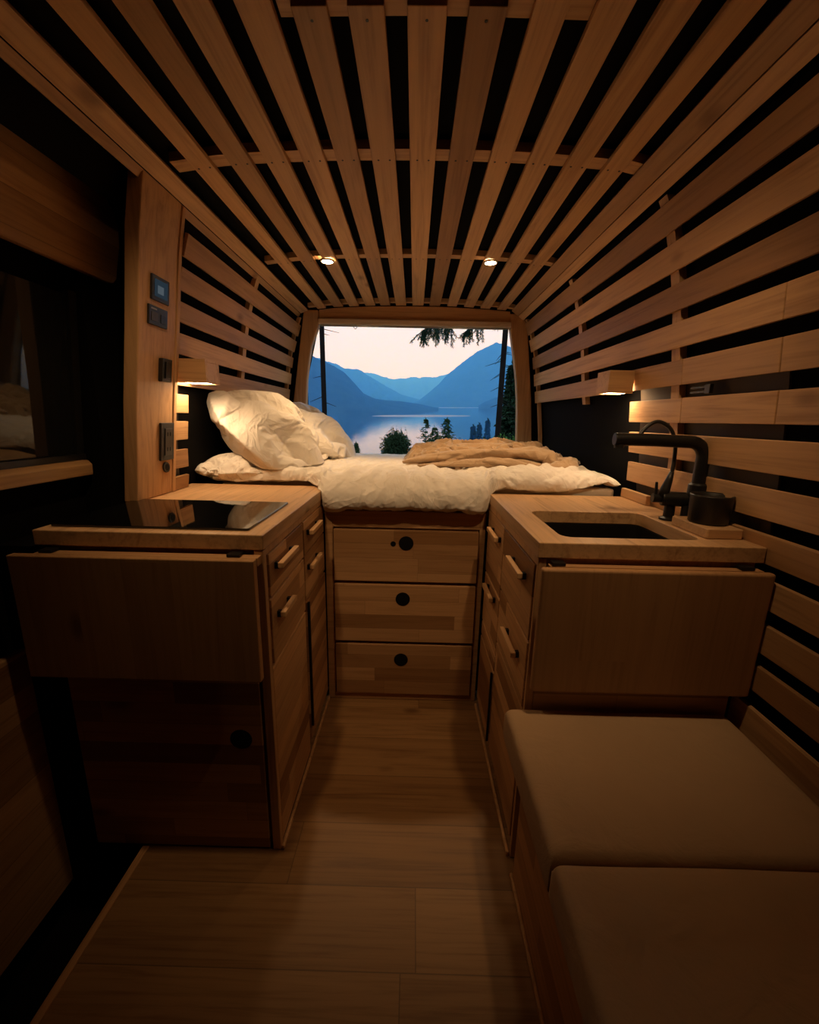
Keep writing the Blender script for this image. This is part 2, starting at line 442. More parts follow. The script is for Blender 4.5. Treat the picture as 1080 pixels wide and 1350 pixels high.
# ------------------------------------------------------------------ structure : sliding door on the left
d2 = empty('door_2', (-.97, .3, -.2)); tag(d2, kind='structure')
bm = bmesh.new()
prism(bm, [(-1.00, -.30), (-.985, .6), (-.975, 1.0), (-.972, 1.05), (-1.0, 1.05), (-1.06, -.30)], 'y', -.9, 1.384)
prism(bm, [(-.955, 1.45), (-.915, 1.775), (-.90, 1.80), (-.74, 1.825), (-.74, 1.86), (-.95, 1.86), (-.98, 1.45)], 'y', -.9, 1.384)
box(bm, -.975, -.90, 1.19, 1.384, -.30, 1.60); prism(bm, [(-.975, .86), (-.885, .86), (-.842, 1.2), (-.812, 1.4), (-.778, 1.65), (-.752, 1.775), (-.74, 1.86), (-.975, 1.86)], 'y', 1.345, 1.384); box(bm, -.975, -.95, -.9, -.4, 1.0, 1.5)
box(bm, -.975, -.86, .905, 1.384, -.30, .86)
obj('door_shell', bm, M_black, d2)
bm = bmesh.new(); prism(bm, [(-.968, 1.04), (-.925, 1.47), (-.930, 1.47), (-.973, 1.04)], 'y', -.45, 1.195)
N = NT('tinted_glass'); b = N.bsdf(Base_Color=(.015, .016, .018, 1), Roughness=.03); b.inputs['Transmission Weight'].default_value = .08
M_tint = N.m
w1 = obj('window_1', bm, M_tint); tag(w1, kind='structure')
bm = bmesh.new(); prism(bm, [(-.962, 1.03), (-.915, 1.48), (-.932, 1.48), (-.978, 1.03)], 'y', 1.165, 1.20); box(bm, -.99, -.955, -.45, 1.2, 1.028, 1.05)
obj('gasket', bm, M_blkplast, w1)
# upper wooden panel, planks rounded at its rear corner
bm = bmesh.new()
prism(bm, [(-.85, 1.765), (1.16, 1.767), (1.25, 1.765), (1.295, 1.752), (1.322, 1.728), (1.334, 1.694), (1.328, 1.64), (1.306, 1.574), (1.297, 1.545), (1.283, 1.530), (1.26, 1.5265), (1.1, 1.526), (-.85, 1.516)], 'x', -.890, -.872)
obj('upper_panel', bm, M_plankY, d2, bevel=.003)
bm = bmesh.new()
prism(bm, [(-.85, .590), (.90, .594), (.92, .588), (.988, -.09), (.985, -.125), (.960, -.144), (-.85, -.137)], 'x', -.972, -.952)
obj('lower_panel', bm, M_plankY, d2, bevel=.003)
bm = bmesh.new(); prism(bm, [(-.960, .990), (-.932, .992), (-.930, 1.022), (-.941, 1.034), (-.960, 1.034)], 'y', -.85, 1.178)
obj('sill', bm, wood('sill_wood', (.55, .33, .15), 'y', var=0, knots=False), d2, bevel=.002)

# ------------------------------------------------------------------ kitchen cabinets
def handle(parent, side, x, y0, y1, z):
    """side: +1 projects to +x"""
    bm = bmesh.new(); s = side
    box(bm, min(x+s*.010, x+s*.024), max(x+s*.010, x+s*.024), y0, y1, z-.007, z+.008)
    h = obj('handle', bm, M_hand, parent, bevel=.002)
    for yy in (y0+.006, y1-.018): obj('standoff', B(min(x, x+s*.011), max(x, x+s*.011), yy, yy+.012, z-.010, z+.006), M_blkmetal, h)
    return h
M_hand = wood('handle_wood', (.62, .38, .19), 'y', var=.05, knots=False)

def front_x(parent, side, xf, y0, y1, z0, z1, hz=None, hy=None, name='drawer', mat=None):
    t = .019; s = side
    o = obj(name, B(min(xf-s*t, xf), max(xf-s*t, xf), y0, y1, z0, z1), mat or M_staveY, parent, bevel=.002)
    if hz: handle(o, s, xf, hy[0], hy[1], hz)
    return o

# left cabinet
lc = empty('kitchen_cabinet', (-.60, 1.2, 0), 'wooden kitchen cabinet under the black hob, beside the sliding door', 'cabinet')
obj('carcass', B(-.848, -.362, .912, 1.522, .002, .866), M_carc, lc)
obj('corner_stile', B(-.3625, -.3405, .8925, .9115, 0.002, .866), M_post_z, lc, bevel=.0015)
front_x(lc, 1, -.340, .926, 1.227, .736, .846, .808, (.955, 1.10))
front_x(lc, 1, -.340, .926, 1.227, .556, .729, .676, (.955, 1.06))
front_x(lc, 1, -.340, 1.240, 1.520, .738, .846, .806, (1.265, 1.405))
front_x(lc, 1, -.340, 1.240, 1.520, .582, .732, .690, (1.258, 1.395))
front_x(lc, 1, -.341, .914, 1.227, .016, .548, name='side_panel')
dd = front_x(lc, 1, -.339, 1.245, 1.520, .045, .572, name='door')
obj('dark_gap_strip', B(-.3395, -.331, 1.245, 1.252, .10, .572), M_blkmetal, dd)  # black strip standing in for the shaded gap along the door edge
obj('top_rail', B(-.362, -.342, .912, 1.520, .850, .867), M_post_z, lc)
obj('toe_trim', B(-.340, -.331, .893, 1.52, .001, .014), M_post_z, lc, bevel=.003)
dd = obj('door', B(-.850, -.371, .893, .911, .006, .845), M_staveX, lc, bevel=.002)
bm = bmesh.new(); cyl(bm, (-.427, .8925, .356), (0, 1, 0), .0285, .003, 40); obj('finger_hole', bm, M_hole, dd)
dl = obj('drop_leaf', B(-.893, -.346, .846, .866, .556, .858), M_leaf, lc, bevel=.0025)
obj('hinge', B(-.415, -.385, .868, .892, .858, .8645), M_blkmetal, dl, bevel=.001)
obj('hinge', B(-.84, -.81, .868, .892, .858, .8645), M_blkmetal, dl, bevel=.001)
obj('hinge_rail', B(-.85, -.345, .867, .8915, .838, .857), M_beam_x, lc)

# right cabinet
rc = empty('kitchen_cabinet', (.54, 1.2, 0), 'wooden kitchen cabinet under the sink worktop, behind the bench', 'cabinet')
obj('carcass', B(.310, .790, .900, 1.500, .002, .70), M_carc, rc)
bm = bmesh.new(); box(bm, .310, .330, .900, 1.50, .70, .866); box(bm, .77, .79, .90, 1.50, .70, .866); box(bm, .33, .77, .90, .915, .70, .866); box(bm, .33, .77, 1.48, 1.50, .70, .866)
obj('sink_surround', bm, M_carc, rc)
obj('corner_stile', B(.2895, .309, .888, .8985, .002, .866), M_post_z, rc, bevel=.0015)
front_x(rc, -1, .288, .908, 1.229, .648, .843, .794, (.958, 1.098))
front_x(rc, -1, .288, .908, 1.229, .462, .641, .574, (.960, 1.10))
front_x(rc, -1, .288, .908, 1.229, .050, .455)
front_x(rc, -1, .288, 1.238, 1.500, .608, .843, .796, (1.262, 1.402))
front_x(rc, -1, .288, 1.238, 1.500, .400, .600, .578, (1.280, 1.418))
rd = front_x(rc, -1, .287, 1.240, 1.500, .045, .330, name='door')
obj('dark_gap_strip', B(.2795, .2868, 1.240, 1.247, .06, .330), M_blkmetal, rd)  # dark gap at the near door edge, its shade drawn as a black strip
front_x(rc, -1, .288, 1.240, 1.500, .338, .394, name='rail')
obj('top_rail', B(.290, .310, .900, 1.50, .847, .867), M_post_z, rc)
obj('toe_trim', B(.279, .288, .893, 1.50, .001, .014), M_post_z, rc, bevel=.003)
obj('front_panel', B(.310, .785, .8865, .8995, .002, .846), M_staveX, rc)
rl = obj('drop_leaf', B(.288, .797, .846, .865, .550, .856), M_leaf, rc, bevel=.006, seg=3)
obj('hinge', B(.315, .345, .867, .886, .856, .8635), M_blkmetal, rl, bevel=.001)
obj('hinge', B(.735, .765, .867, .886, .856, .8635), M_blkmetal, rl, bevel=.001)
obj('hinge_rail', B(.311, .785, .866, .886, .836, .855), M_beam_x, rc)

# worktops
w = obj('worktop', B(-.868, -.339, .8915, 1.583, .868, .9045), M_top, bevel=.0025, loc=(-.6, 1.2, .868))
tag(w, 'thick wooden worktop carrying the black glass hob', 'worktop')
bm = bmesh.new(); ring_prism(bm, [(.287, .885), (.797, .885), (.787, 1.505), (.287, 1.505)], rrect(.357, .690, .937, 1.222, .03), .868, .9045)
w = obj('worktop', bm, M_top, bevel=.002, loc=(.54, 1.2, .868)); tag(w, 'thick wooden worktop with a cut-out for the sunken dark sink', 'worktop')
hb = obj('induction_hob', None or prism(bmesh.new(), rrect(-.852, -.383, .922, 1.236, .006), 'z', .905, .9105), M_hob, bevel=.0012, loc=(-.6, 1.05, .905))
tag(hb, 'flat black glass hob lying on the wooden worktop', 'hob')

# sink
sk = empty('sink', (.52, 1.08, .72), 'dark rectangular sink sunk below the cut-out of the worktop', 'sink')
bm = bmesh.new()
o = rrect(.345, .705, .925, 1.236, .03); i = rrect(.361, .687, .941, 1.218, .03)
ring_prism(bm, o, i, .735, .8675); prism(bm, o, 'z', .725, .735)
obj('basin', bm, M_basin, sk)
bm = bmesh.new(); cyl(bm, (.52, 1.08, .7352), (0, 0, 1), .04, .003, 32); obj('drain', bm, M_chrome, sk)

# tray block, canister, backsplash strip
tb = obj('wooden_riser', prism(bmesh.new(), rrect(.702, .788, .946, 1.085, .004), 'z', .905, .929), wood('riser_wood', BIRCH, 'x', var=.05), bevel=.002, loc=(.74, 1.0, .905))
tag(tb, 'small raised wooden board under the black canister, right of the sink', 'board')
cn = empty('canister', (.748, 1.015, .929), 'black round canister on the small wooden board behind the sink corner', 'canister')
bm = bmesh.new(); lathe(bm, (.748, 1.015, .9295), [(.040, 0), (.043, .003), (.046, .066), (.047, .070), (.045, .072), (.042, .068), (.040, .02), (.0, .02)][:-1]); obj('body', bm, M_blkplast, cn, smooth=True)
bm = bmesh.new(); lathe(bm, (.748, 1.015, .9875), [(.030, 0), (.0405, .001), (.0405, .006), (.02, .007)]); obj('lid', bm, M_blkmetal, cn)
bs = obj('backsplash_strip', B(.770, .786, 1.335, 1.503, .9055, .938), wood('strip_wood', BIRCH, 'y', var=0, knots=False), bevel=.002, loc=(.78, 1.42, .905))
tag(bs, 'short wooden strip standing on the sink worktop against the slatted wall', 'backsplash')

# tap
tp = empty('kitchen_tap', (.75, 1.13, .905), 'matte black angular kitchen tap with long horizontal spout over the sink', 'tap')
bm = bmesh.new(); lathe(bm, (.727, 1.140, .9055), [(.023, 0), (.023, .005), (.014, .009), (.0135, .046)]); obj('foot', bm, M_blkmetal, tp, smooth=False)
bm = bmesh.new(); lathe(bm, (.762, 1.122, .9055), [(.019, 0), (.019, .004), (.013, .007), (.0125, .046)]); obj('foot', bm, M_blkmetal, tp)
bm = bmesh.new(); cyl(bm, (.700, 1.142, .966), (1, -.22, 0), .0205, .085, 28); obj('valve_body', bm, M_blkmetal, tp, bevel=.003)
bm = bmesh.new(); cyl(bm, (.677, 1.146, .966), (1, -.15, 0), .0125, .026, 24); tube(bm, [(.686, 1.145, .955), (.684, 1.144, .985), (.6815, 1.143, 1.012)], [.004, .0045, .0035], 12); obj('lever', bm, M_blkmetal, tp, bevel=.001)
bm = bmesh.new()
P = [(.779, 1.116, .955), (.779, 1.116, 1.085)] + [(.779-.040*(1-math.cos(t)), 1.116+.002*t, 1.085+.040*math.sin(t)) for t in [PI/2*k/8 for k in range(1, 9)]] + [(.65, 1.128, 1.127), (.545, 1.137, 1.127)]
tube(bm, P, .0168, 24); so = obj('spout', bm, M_blkmetal, tp, bevel=.002)
bm = bmesh.new(); cyl(bm, (.560, 1.136, 1.116), (0, 0, -1), .0125, .012, 24); obj('nozzle', bm, M_blkplast, so)
bm = bmesh.new(); lathe(bm, (.779, 1.116, .975), [(.020, 0), (.0235, .004), (.0235, .035), (.019, .04)]); obj('collar', bm, M_blkmetal, tp)
bm = bmesh.new(); tube(bm, catmull([(.612, 1.150, 1.130), (.640, 1.155, 1.163), (.668, 1.155, 1.176), (.700, 1.150, 1.158), (.717, 1.146, 1.118), (.719, 1.142, 1.07), (.717, 1.140, 1.042)], 8), .0052, 12); ho = obj('hose', bm, M_blkplast, tp, smooth=True)
bm = bmesh.new(); tube(bm, [(.717, 1.140, 1.042), (.713, 1.140, 1.02), (.706, 1.140, .992), (.703, 1.140, .972)], [.006, .009, .013, .0135], 16); obj('spray_wand', bm, M_blkplast, tp, smooth=True)

# ------------------------------------------------------------------ bench
bn = empty('bench', (.54, .1, 0), 'wooden box bench along the right wall under tan cushions', 'bench')
obj('box_body', B(.304, .797, -.70, .842, .002, .388), M_carc, bn)
obj('front_panel', B(.286, .3035, -.70, .842, .002, .392), M_staveY, bn, bevel=.002)
obj('toe_trim', B(.277, .2855, -.70, .842, .001, .014), M_post_z, bn, bevel=.003)
def cushion(name, x0, x1, y0, y1, z0, z1, seed):
    bm = bmesh.new(); n = 40; m = 40
    def P(u, v, top):
        r = .017
        ex = min(u, 1-u)*(x1-x0); ey = min(v, 1-v)*(y1-y0)
        x = x0+(x1-x0)*u; y = y0+(y1-y0)*v
        e = min(ex, ey)
        drop = 0
        for d in (ex, ey):
            if d < r: drop += r-math.sqrt(max(0, r*r-(r-d)**2))
        drop = min(drop, r*1.4)
        if top: z = z1 - drop - .004*(1-sstep(0, .12, e)) + .0025*nz(x*5, y*5, seed) + .004*math.sin(PI*u)*math.sin(PI*v)
        else: z = z0 + drop*.6
        # soft pinch at the corners
        return Vector((x, y, z))
    us = [0, .004, .01, .02, .035] + [.06+.88*k/(n-1) for k in range(n)] + [.965, .98, .99, .996, 1]
    G = {}
    for top in (0, 1):
        for i, u in enumerate(us):
            for j, v in enumerate(us): G[top, i, j] = bm.verts.new(P(u, v, top))
    K = len(us)
    for top in (0, 1):
        for i in range(K-1):
            for j in range(K-1): bm.faces.new((G[top, i, j], G[top, i+1, j], G[top, i+1, j+1], G[top, i, j+1]))
    for k in range(K-1):
        bm.faces.new((G[0, k, 0], G[0, k+1, 0], G[1, k+1, 0], G[1, k, 0])); bm.faces.new((G[0, k, K-1], G[0, k+1, K-1], G[1, k+1, K-1], G[1, k, K-1]))
        bm.faces.new((G[0, 0, k], G[0, 0, k+1], G[1, 0, k+1], G[1, 0, k])); bm.faces.new((G[0, K-1, k], G[0, K-1, k+1], G[1, K-1, k+1], G[1, K-1, k]))
    o = obj(name, bm, M_cush, loc=((x0+x1)/2, (y0+y1)/2, z0), smooth=True)
    return o
c = cushion('seat_cushion', .240, .778, .528, .880, .3925, .487, 1.3); tag(c, 'tan bench cushion butting against the sink cabinet', 'cushion', 'bench cushions')
c = cushion('seat_cushion', .240, .782, -.05, .522, .3925, .487, 5.1); tag(c, 'tan bench cushion closest to the viewer, cut off by the picture edge', 'cushion', 'bench cushions')

# ------------------------------------------------------------------ bed base
bb = empty('bed_base', (0, 2.1, 0), 'wooden bed base with three drawers between the two kitchen cabinets', 'bed base')
obj('carcass', B(-.336, .284, 1.545, 2.66, .002, .79), M_carc, bb)
bm = bmesh.new()
box(bm, -.336, -.306, 1.526, 1.545, .002, .822); box(bm, .262, .284, 1.526, 1.545, .002, .822)
box(bm, -.306, .262, 1.526, 1.545, .757, .822); box(bm, -.306, .262, 1.526, 1.545, .002, .03)
obj('face_frame', bm, M_beam_x, bb, bevel=.0015)
obj('platform', B(-.795, .76, 1.60, 2.665, .79, .823), M_carc, bb)
for z0, z1, hz, hx in ((.541, .750, .700, -.021), (.279, .527, .468, -.030), (.036, .265, .198, -.033)):
    d = obj('drawer', B(-.302, .258, 1.514, 1.534, z0, z1), M_staveX, bb, bevel=.002)
    bm = bmesh.new(); cyl(bm, (hx, 1.5125, hz), (0, 1, 0), .0285, .003, 40); obj('finger_hole', bm, M_hole, d)
    if z0 > .5:
        bm = bmesh.new(); cyl(bm, (hx-.050, 1.5125, hz-.003), (0, 1, 0), .0105, .003, 24); obj('lock', bm, M_hole, d)

# mattress
mt = obj('mattress', prism(bmesh.new(), [(-.79, 1.67), (-.352, 1.67), (-.33, 1.62), (-.33, 1.56), (-.31, 1.548), (.262, 1.548), (.75, 1.525), (.764, 1.54), (.764, 2.64), (.75, 2.655), (-.775, 2.655), (-.79, 2.64)], 'z', .8235, .926), M_matt, bevel=.02, seg=3, smooth=True, loc=(0, 2.1, .824))
tag(mt, 'pale mattress under the white duvet, its edge showing above the sink worktop', 'mattress')

# ------------------------------------------------------------------ slack cloth
def crumple(bm, pins, bend, shrink, frames, press=.15):
    """over-long fabric buckles into creases; pins = (vertex, how firmly it is held)"""
    me = bpy.data.meshes.new('sheet'); bm.to_mesh(me); bm.free(); P0 = [v.co.copy() for v in me.vertices]
    o = bpy.data.objects.new('sheet', me); COL.objects.link(o)
    g = o.vertex_groups.new(name='pin')
    for k, w_ in pins: g.add([k], w_, 'REPLACE')
    m = o.modifiers.new('Cloth', 'CLOTH'); c = m.settings
    c.vertex_group_mass = 'pin'; c.pin_stiffness = 1.0
    c.quality = 8; c.mass = .12; c.tension_stiffness = 20; c.compression_stiffness = 20; c.shear_stiffness = 8; c.bending_stiffness = bend
    c.tension_damping = 8; c.compression_damping = 8; c.air_damping = 3.0; c.shrink_min = shrink
    c.effector_weights.gravity = 0; c.use_pressure = True; c.uniform_pressure_force = press
    m.collision_settings.use_collision = False; m.point_cache.frame_start = 1; m.point_cache.frame_end = frames
    for f in range(1, frames+1): sc.frame_set(f)
    dg = bpy.context.evaluated_depsgraph_get(); ev = o.evaluated_get(dg); em = ev.to_mesh()
    P = [v.co.copy() for v in em.vertices]; F = [tuple(p.vertices) for p in em.polygons]; ev.to_mesh_clear()
    bpy.data.objects.remove(o); bpy.data.meshes.remove(me); sc.frame_set(1)
    for k, (a, b) in enumerate(zip(P0, P)):         # keep every point close to where the cloth lies
        d = b-a; l = d.length
        P[k] = a.copy() if not l < 1e3 else (a + d*(.07/l) if l > .07 else b)
    return P, F

# ------------------------------------------------------------------ duvet
def duvet():
    bm = bmesh.new(); NX, NS = 250, 150
    X0, X1 = -.79, .772
    def base(x):
        # which stretch of the front hangs free between the worktops
        f = sstep(-.42, -.29, x)*(1-sstep(.235, .35, x))
        yo = 1.592*(1-sstep(-.46, -.30, x)) + 1.512*sstep(-.46, -.30, x)      # behind the worktops
        return f, yo
    grid = []
    for i in range(NX+1):
        x = X0+(X1-X0)*i/NX; f, yo = base(x)
        re = sstep(.66, .77, x)      # right end
        puff = .012*nz(x*3.1, 1.7) + .010*nz(x*7.3, 4.2)
        zt = .958 + puff + .026*sstep(.10, .50, x)*(1-.7*sstep(.70, .772, x)) 
        f2 = sstep(-.365, -.325, x)*(1-sstep(.262, .305, x)); zb = .836*f2 + .912*(1-f2) + .024*sstep(.52, .66, x)
        yf = (1.474)*f + (yo+.004)*(1-f)
        h_ = zt-zb
        path = [(yf+.075, zb+.006), (yf+.024, zb), (yf+.004, zb+.014), (yf-.002, zb+h_*.26), (yf+.08*(1.68-yf), zb+h_*.52), (yf+.28*(1.68-yf), zb+h_*.76), (yf+.60*(1.68-yf), zb+h_*.93), (1.68, zt), (1.82, zt-.002), (2.10, .956), (2.40, .952), (2.58, .948), (2.645, .932), (2.664, .895), (2.660, .86)]
        path = [Vector((0, a, b)) for a, b in path]
        pts = catmull(path, 12)
        # resample by length with more samples on the front
        L = [0]
        for a, b in zip(pts, pts[1:]): L.append(L[-1]+(b-a).length)
        row = []; k = 0
        for j in range(NS+1):
            t = (j/NS); s = L[-1]*(t*.45+.55*t*t) if t < 1 else L[-1]
            while k < len(L)-2 and L[k+1] < s: k += 1
            a = (s-L[k])/max(1e-6, L[k+1]-L[k]); p = pts[k].lerp(pts[k+1], a)
            row.append((x, p.y, p.z, s))
        grid.append(row)
    V = [[bm.verts.new((p[0], p[1], p[2])) for p in r] for r in grid]
    for i in range(NX):
        for j in range(NS): bm.faces.new((V[i][j], V[i+1][j], V[i+1][j+1], V[i][j+1]))
    # slack cloth: let the solver buckle the over-long fabric into natural creases, hem and ends held
    bmesh.ops.recalc_face_normals(bm, faces=bm.faces[:]); bm.normal_update()
    if V[NX//2][NS//2].normal.z < 0: bmesh.ops.reverse_faces(bm, faces=bm.faces[:]); bm.normal_update()
    bm.verts.index_update()
    pins = [(V[i][j].index, 1.0) for i in range(NX+1) for j in range(NS+1) if i in (0, NX) or j < 2 or j > NS-3]
    soft = [(V[i][j].index, .04+.25*sstep(.45, .95, j/NS)) for i in range(1, NX) for j in range(2, NS-2)]
    rng = random.Random(5)
    for r in V:
        for v in r: v.co += v.normal*(.0016*nz(v.co.x*9, v.co.y*9, v.co.z*9)+.0016*nz(v.co.x*31, v.co.y*5, v.co.z*9)+rng.uniform(-.0004, .0004))
    P, F = crumple(bm, pins + soft, BEND, SHR, 30, .05)
    bm = bmesh.new()
    for p in P:
        if p.y < 1.6 and (p.x > .285 or p.x < -.335) and p.z < .9075: p.z = .9075
        p.x = max(-.80, min(.776, p.x)); bm.verts.new(p)
    bm.verts.ensure_lookup_table()
    for f in F: bm.faces.new([bm.verts[k] for k in f])
    o = obj('duvet', bm, M_sheet, smooth=True, loc=(0, 2.1, .9), recalc=False)
    sd = o.modifiers.new('Subdivision', 'SUBSURF'); sd.levels = 1; sd.render_levels = 1
    return o
BEND, SHR = .045, -.085
dv = duvet(); tag(dv, 'rumpled white duvet spread over the bed, hanging over its front edge', 'duvet')

# ------------------------------------------------------------------ pillows
def stuffed(seed, W=.70, D=.50, nx=84, ny=62, press=1.3, frames=46):
    """a sewn pouch blown up by the cloth solver; returns (vertices, faces) lying in its local xy plane"""
    bm = bmesh.new(); G = {}
    for i in range(nx+1):
        for j in range(ny+1):
            u, v = -1+2*i/nx, -1+2*j/ny
            x = W/2*u*math.sqrt(1-.32*v*v); y = D/2*v*math.sqrt(1-.32*u*u); bd = i in (0, nx) or j in (0, ny)
            e = .014*(1-u**4)*(1-v**4)+.003*nz(u*3, v*3, seed)*(0 if bd else 1)
            G[1, i, j] = bm.verts.new((x, y, e)); G[0, i, j] = G[1, i, j] if bd else bm.verts.new((x, y, -e))
    for k in (1, 0):
        for i in range(nx):
            for j in range(ny):
                q = (G[k, i, j], G[k, i+1, j], G[k, i+1, j+1], G[k, i, j+1]); bm.faces.new(q if k else q[::-1])
    me = bpy.data.meshes.new('pouch'); bm.to_mesh(me); bm.free()
    o = bpy.data.objects.new('pouch', me); COL.objects.link(o)
    m = o.modifiers.new('Cloth', 'CLOTH'); c = m.settings
    c.quality = 7; c.mass = .25; c.tension_stiffness = 18; c.compression_stiffness = 18; c.shear_stiffness = 6; c.bending_stiffness = .02
    c.tension_damping = 8; c.air_damping = 2.5
    c.use_pressure = True; c.uniform_pressure_force = press; c.effector_weights.gravity = 0
    c.shrink_min = -.13
    m.collision_settings.use_collision = False; m.point_cache.frame_start = 1; m.point_cache.frame_end = frames
    for f in range(1, frames+1): sc.frame_set(f)
    dg = bpy.context.evaluated_depsgraph_get(); ev = o.evaluated_get(dg); em = ev.to_mesh()
    V = [v.co.copy() for v in em.vertices]; F = [tuple(p.vertices) for p in em.polygons]; ev.to_mesh_clear()
    bpy.data.objects.remove(o); bpy.data.meshes.remove(me); sc.frame_set(1)
    return V, F
POUCH = stuffed(4.2)
def pillow(name, c, U, V, a, b, t, seed, floor=None, bend=0.0, flip=1):
    U = Vector(U).normalized(); V = Vector(V); V = (V-U*V.dot(U)).normalized(); Nn = U.cross(V)
    c = Vector(c); P, F = POUCH
    mx = max(abs(p.x) for p in P); my = max(abs(p.y) for p in P); mz = max(abs(p.z) for p in P)
    bm = bmesh.new(); vs = []
    for p in P:
        u, v, w = p.x/mx*flip, p.y/my, p.z/mz*flip
        q = c + U*(a*u+.012*nz(u*2, v*2, seed)) + V*(b*v+.010*nz(u*2, v*2, seed+5)) + Nn*(t*w-bend*u*u*t+.010*nz(u*1.7, v*1.7, seed+9))
        if floor is not None and q.z < floor: q.z = floor + (q.z-floor)*.08
        vs.append(bm.verts.new(q))
    for f in F: bm.faces.new([vs[k] for k in f])
    o = obj(name, bm, M_pillow, smooth=True, loc=tuple(c))
    sd = o.modifiers.new('Subdivision', 'SUBSURF'); sd.levels = 1; sd.render_levels = 1
    return o
p = pillow('pillow', (-.628, 1.915, 1.080), (.10, 1, -.02), (.62, 0, -.60), .370, .280, .155, 3.1, floor=.965)
tag(p, 'white pillow leaning on the left wall under the reading lamp', 'pillow', 'pillows on the bed')
p = pillow('pillow', (-.585, 2.37, 1.070), (-.05, 1, 0), (.82, 0, -.42), .33, .285, .150, 11.7, floor=.955)
tag(p, 'white pillow by the rear opening, behind the leaning pillow', 'pillow', 'pillows on the bed')
p = pillow('pillow', (-.700, 1.672, .955), (1, .04, 0), (0, 1, .05), .185, .105, .065, 21.3, floor=.9075)
tag(p, 'small flat white pillow squashed under the leaning one, on the worktop edge', 'pillow', 'pillows on the bed')

# ------------------------------------------------------------------ blanket
def blanket():
    bm = bmesh.new(); NU, NV = 150, 90
    x0, x1, y0, y1 = -.06, .715, 1.80, 2.50
    V = []
    for i in range(NU+1):
        row = []
        for j in range(NV+1):
            u, v = i/NU, j/NV
            # irregular outline
            yy0 = y0+.10*(1-sstep(0, .35, u))+.05*nz(u*5, 1.1)+.02*nz(u*17, 2)
            yy1 = y1-.12*(1-sstep(0, .3, u))+.05*nz(u*4, 7.7)
            x = x0+(x1-x0)*u+.05*nz(v*4, 3.3)*(1-abs(2*u-1)); y = yy0+(yy1-yy0)*v
            edge = min(sstep(0, .10, u), sstep(0, .09, v), 1-sstep(.95, 1, u), 1-sstep(.9, 1, v))
            # long folds along x, bent
            w = v + .22*nz(u*2.1, v*1.3, 4)+.18*math.sin(u*3.0+.4)
            f = 0
            for k, (fr, am) in enumerate(((4.2, .032), (8.7, .020))):
                s_ = abs(math.sin(PI*(w*fr + .9*nz(u*3.2*(1+k*.5), v*2, k*3))))
                f += am*(1-s_**.7) if k else am*(s_**.8)
            body = .022+.036*math.exp(-((v-.55)/.28)**2)*(.45+.55*sstep(.05, .35, u))+.018*nz(u*4, v*3, 8)
            z = .960 - .012*sstep(.75, 1, u) + edge*(body+f) - (1-edge)*.012
            row.append(bm.verts.new((x, y, z)))
        V.append(row)
    for i in range(NU):
        for j in range(NV): bm.faces.new((V[i][j], V[i+1][j], V[i+1][j+1], V[i][j+1]))
    bmesh.ops.recalc_face_normals(bm, faces=bm.faces[:]); bm.normal_update()
    if V[NU//2][NV//2].normal.z < 0: bmesh.ops.reverse_faces(bm, faces=bm.faces[:]); bm.normal_update()
    bm.verts.index_update()
    P, F = crumple(bm, [(V[i][j].index, 1.0 if (i in (0, NU) or j in (0, NV)) else .14) for i in range(NU+1) for j in range(NV+1)], .7, -.16, 22, .1)
    bm = bmesh.new()
    for p in P: bm.verts.new(p)
    bm.verts.ensure_lookup_table()
    for f in F: bm.faces.new([bm.verts[k] for k in f])
    # turned-over rolls along the near side
    def roll(pts, rads, seed):
        P = catmull(pts, 14); m = len(P); R = []
        for k in range(m):
            t = k/(m-1)*(len(rads)-1); a = int(min(t, len(rads)-2)); R.append(rads[a]+(rads[a+1]-rads[a])*(t-a))
        n = 22; rings = []
        for i, p in enumerate(P):
            t = (P[min(i+1, m-1)]-P[max(i-1, 0)]).normalized(); u = Vector((0, 0, 1)); u = (u-t*u.dot(t)).normalized(); w = t.cross(u)
            rings.append([bm.verts.new(p+(R[i]*(1+.28*nz(k*.9, i*.12, seed)+.16*math.sin(k*2*PI/n*3+i*.11)))*(math.cos(2*PI*k/n)*w*1.25+math.sin(2*PI*k/n)*u*.8)) for k in range(n)])
        for a, b in zip(rings, rings[1:]):
            for k in range(n): bm.faces.new((a[k], a[(k+1) % n], b[(k+1) % n], b[k]))
        bm.faces.new(rings[0][::-1]); bm.faces.new(rings[-1])
    roll([(-.05, 1.92, .972), (.05, 1.90, .990), (.17, 1.87, 1.004), (.30, 1.85, 1.014), (.42, 1.83, 1.022), (.52, 1.81, 1.026), (.585, 1.79, 1.018), (.60, 1.755, .995)], [.008, .022, .030, .033, .036, .040, .034, .018], 2)
    roll([(.02, 1.83, .966), (.14, 1.80, .976), (.26, 1.775, .986), (.38, 1.765, .990), (.47, 1.755, .992), (.55, 1.75, .985)], [.006, .015, .022, .026, .024, .010], 5)
    roll([(.24, 1.79, .985), (.33, 1.765, .998), (.42, 1.74, .992), (.50, 1.72, .982)], [.008, .020, .022, .010], 6)
    roll([(.54, 1.74, .975), (.60, 1.72, .988), (.655, 1.735, .996), (.675, 1.785, 1.0), (.64, 1.82, .998), (.60, 1.80, .99)], [.010, .022, .026, .026, .022, .012], 8)
    roll([(.63, 1.86, .985), (.70, 1.85, .996), (.735, 1.90, .990), (.70, 1.96, .985)], [.014, .024, .020, .010], 9)
    roll([(-.02, 2.06, .985), (.14, 2.08, 1.010), (.30, 2.10, 1.022), (.46, 2.08, 1.026), (.60, 2.05, 1.016), (.70, 2.02, .995)], [.012, .030, .036, .036, .030, .014], 12)
    o = obj('blanket', bm, M_blank, smooth=True, loc=(.3, 2.1, .95))
    return o
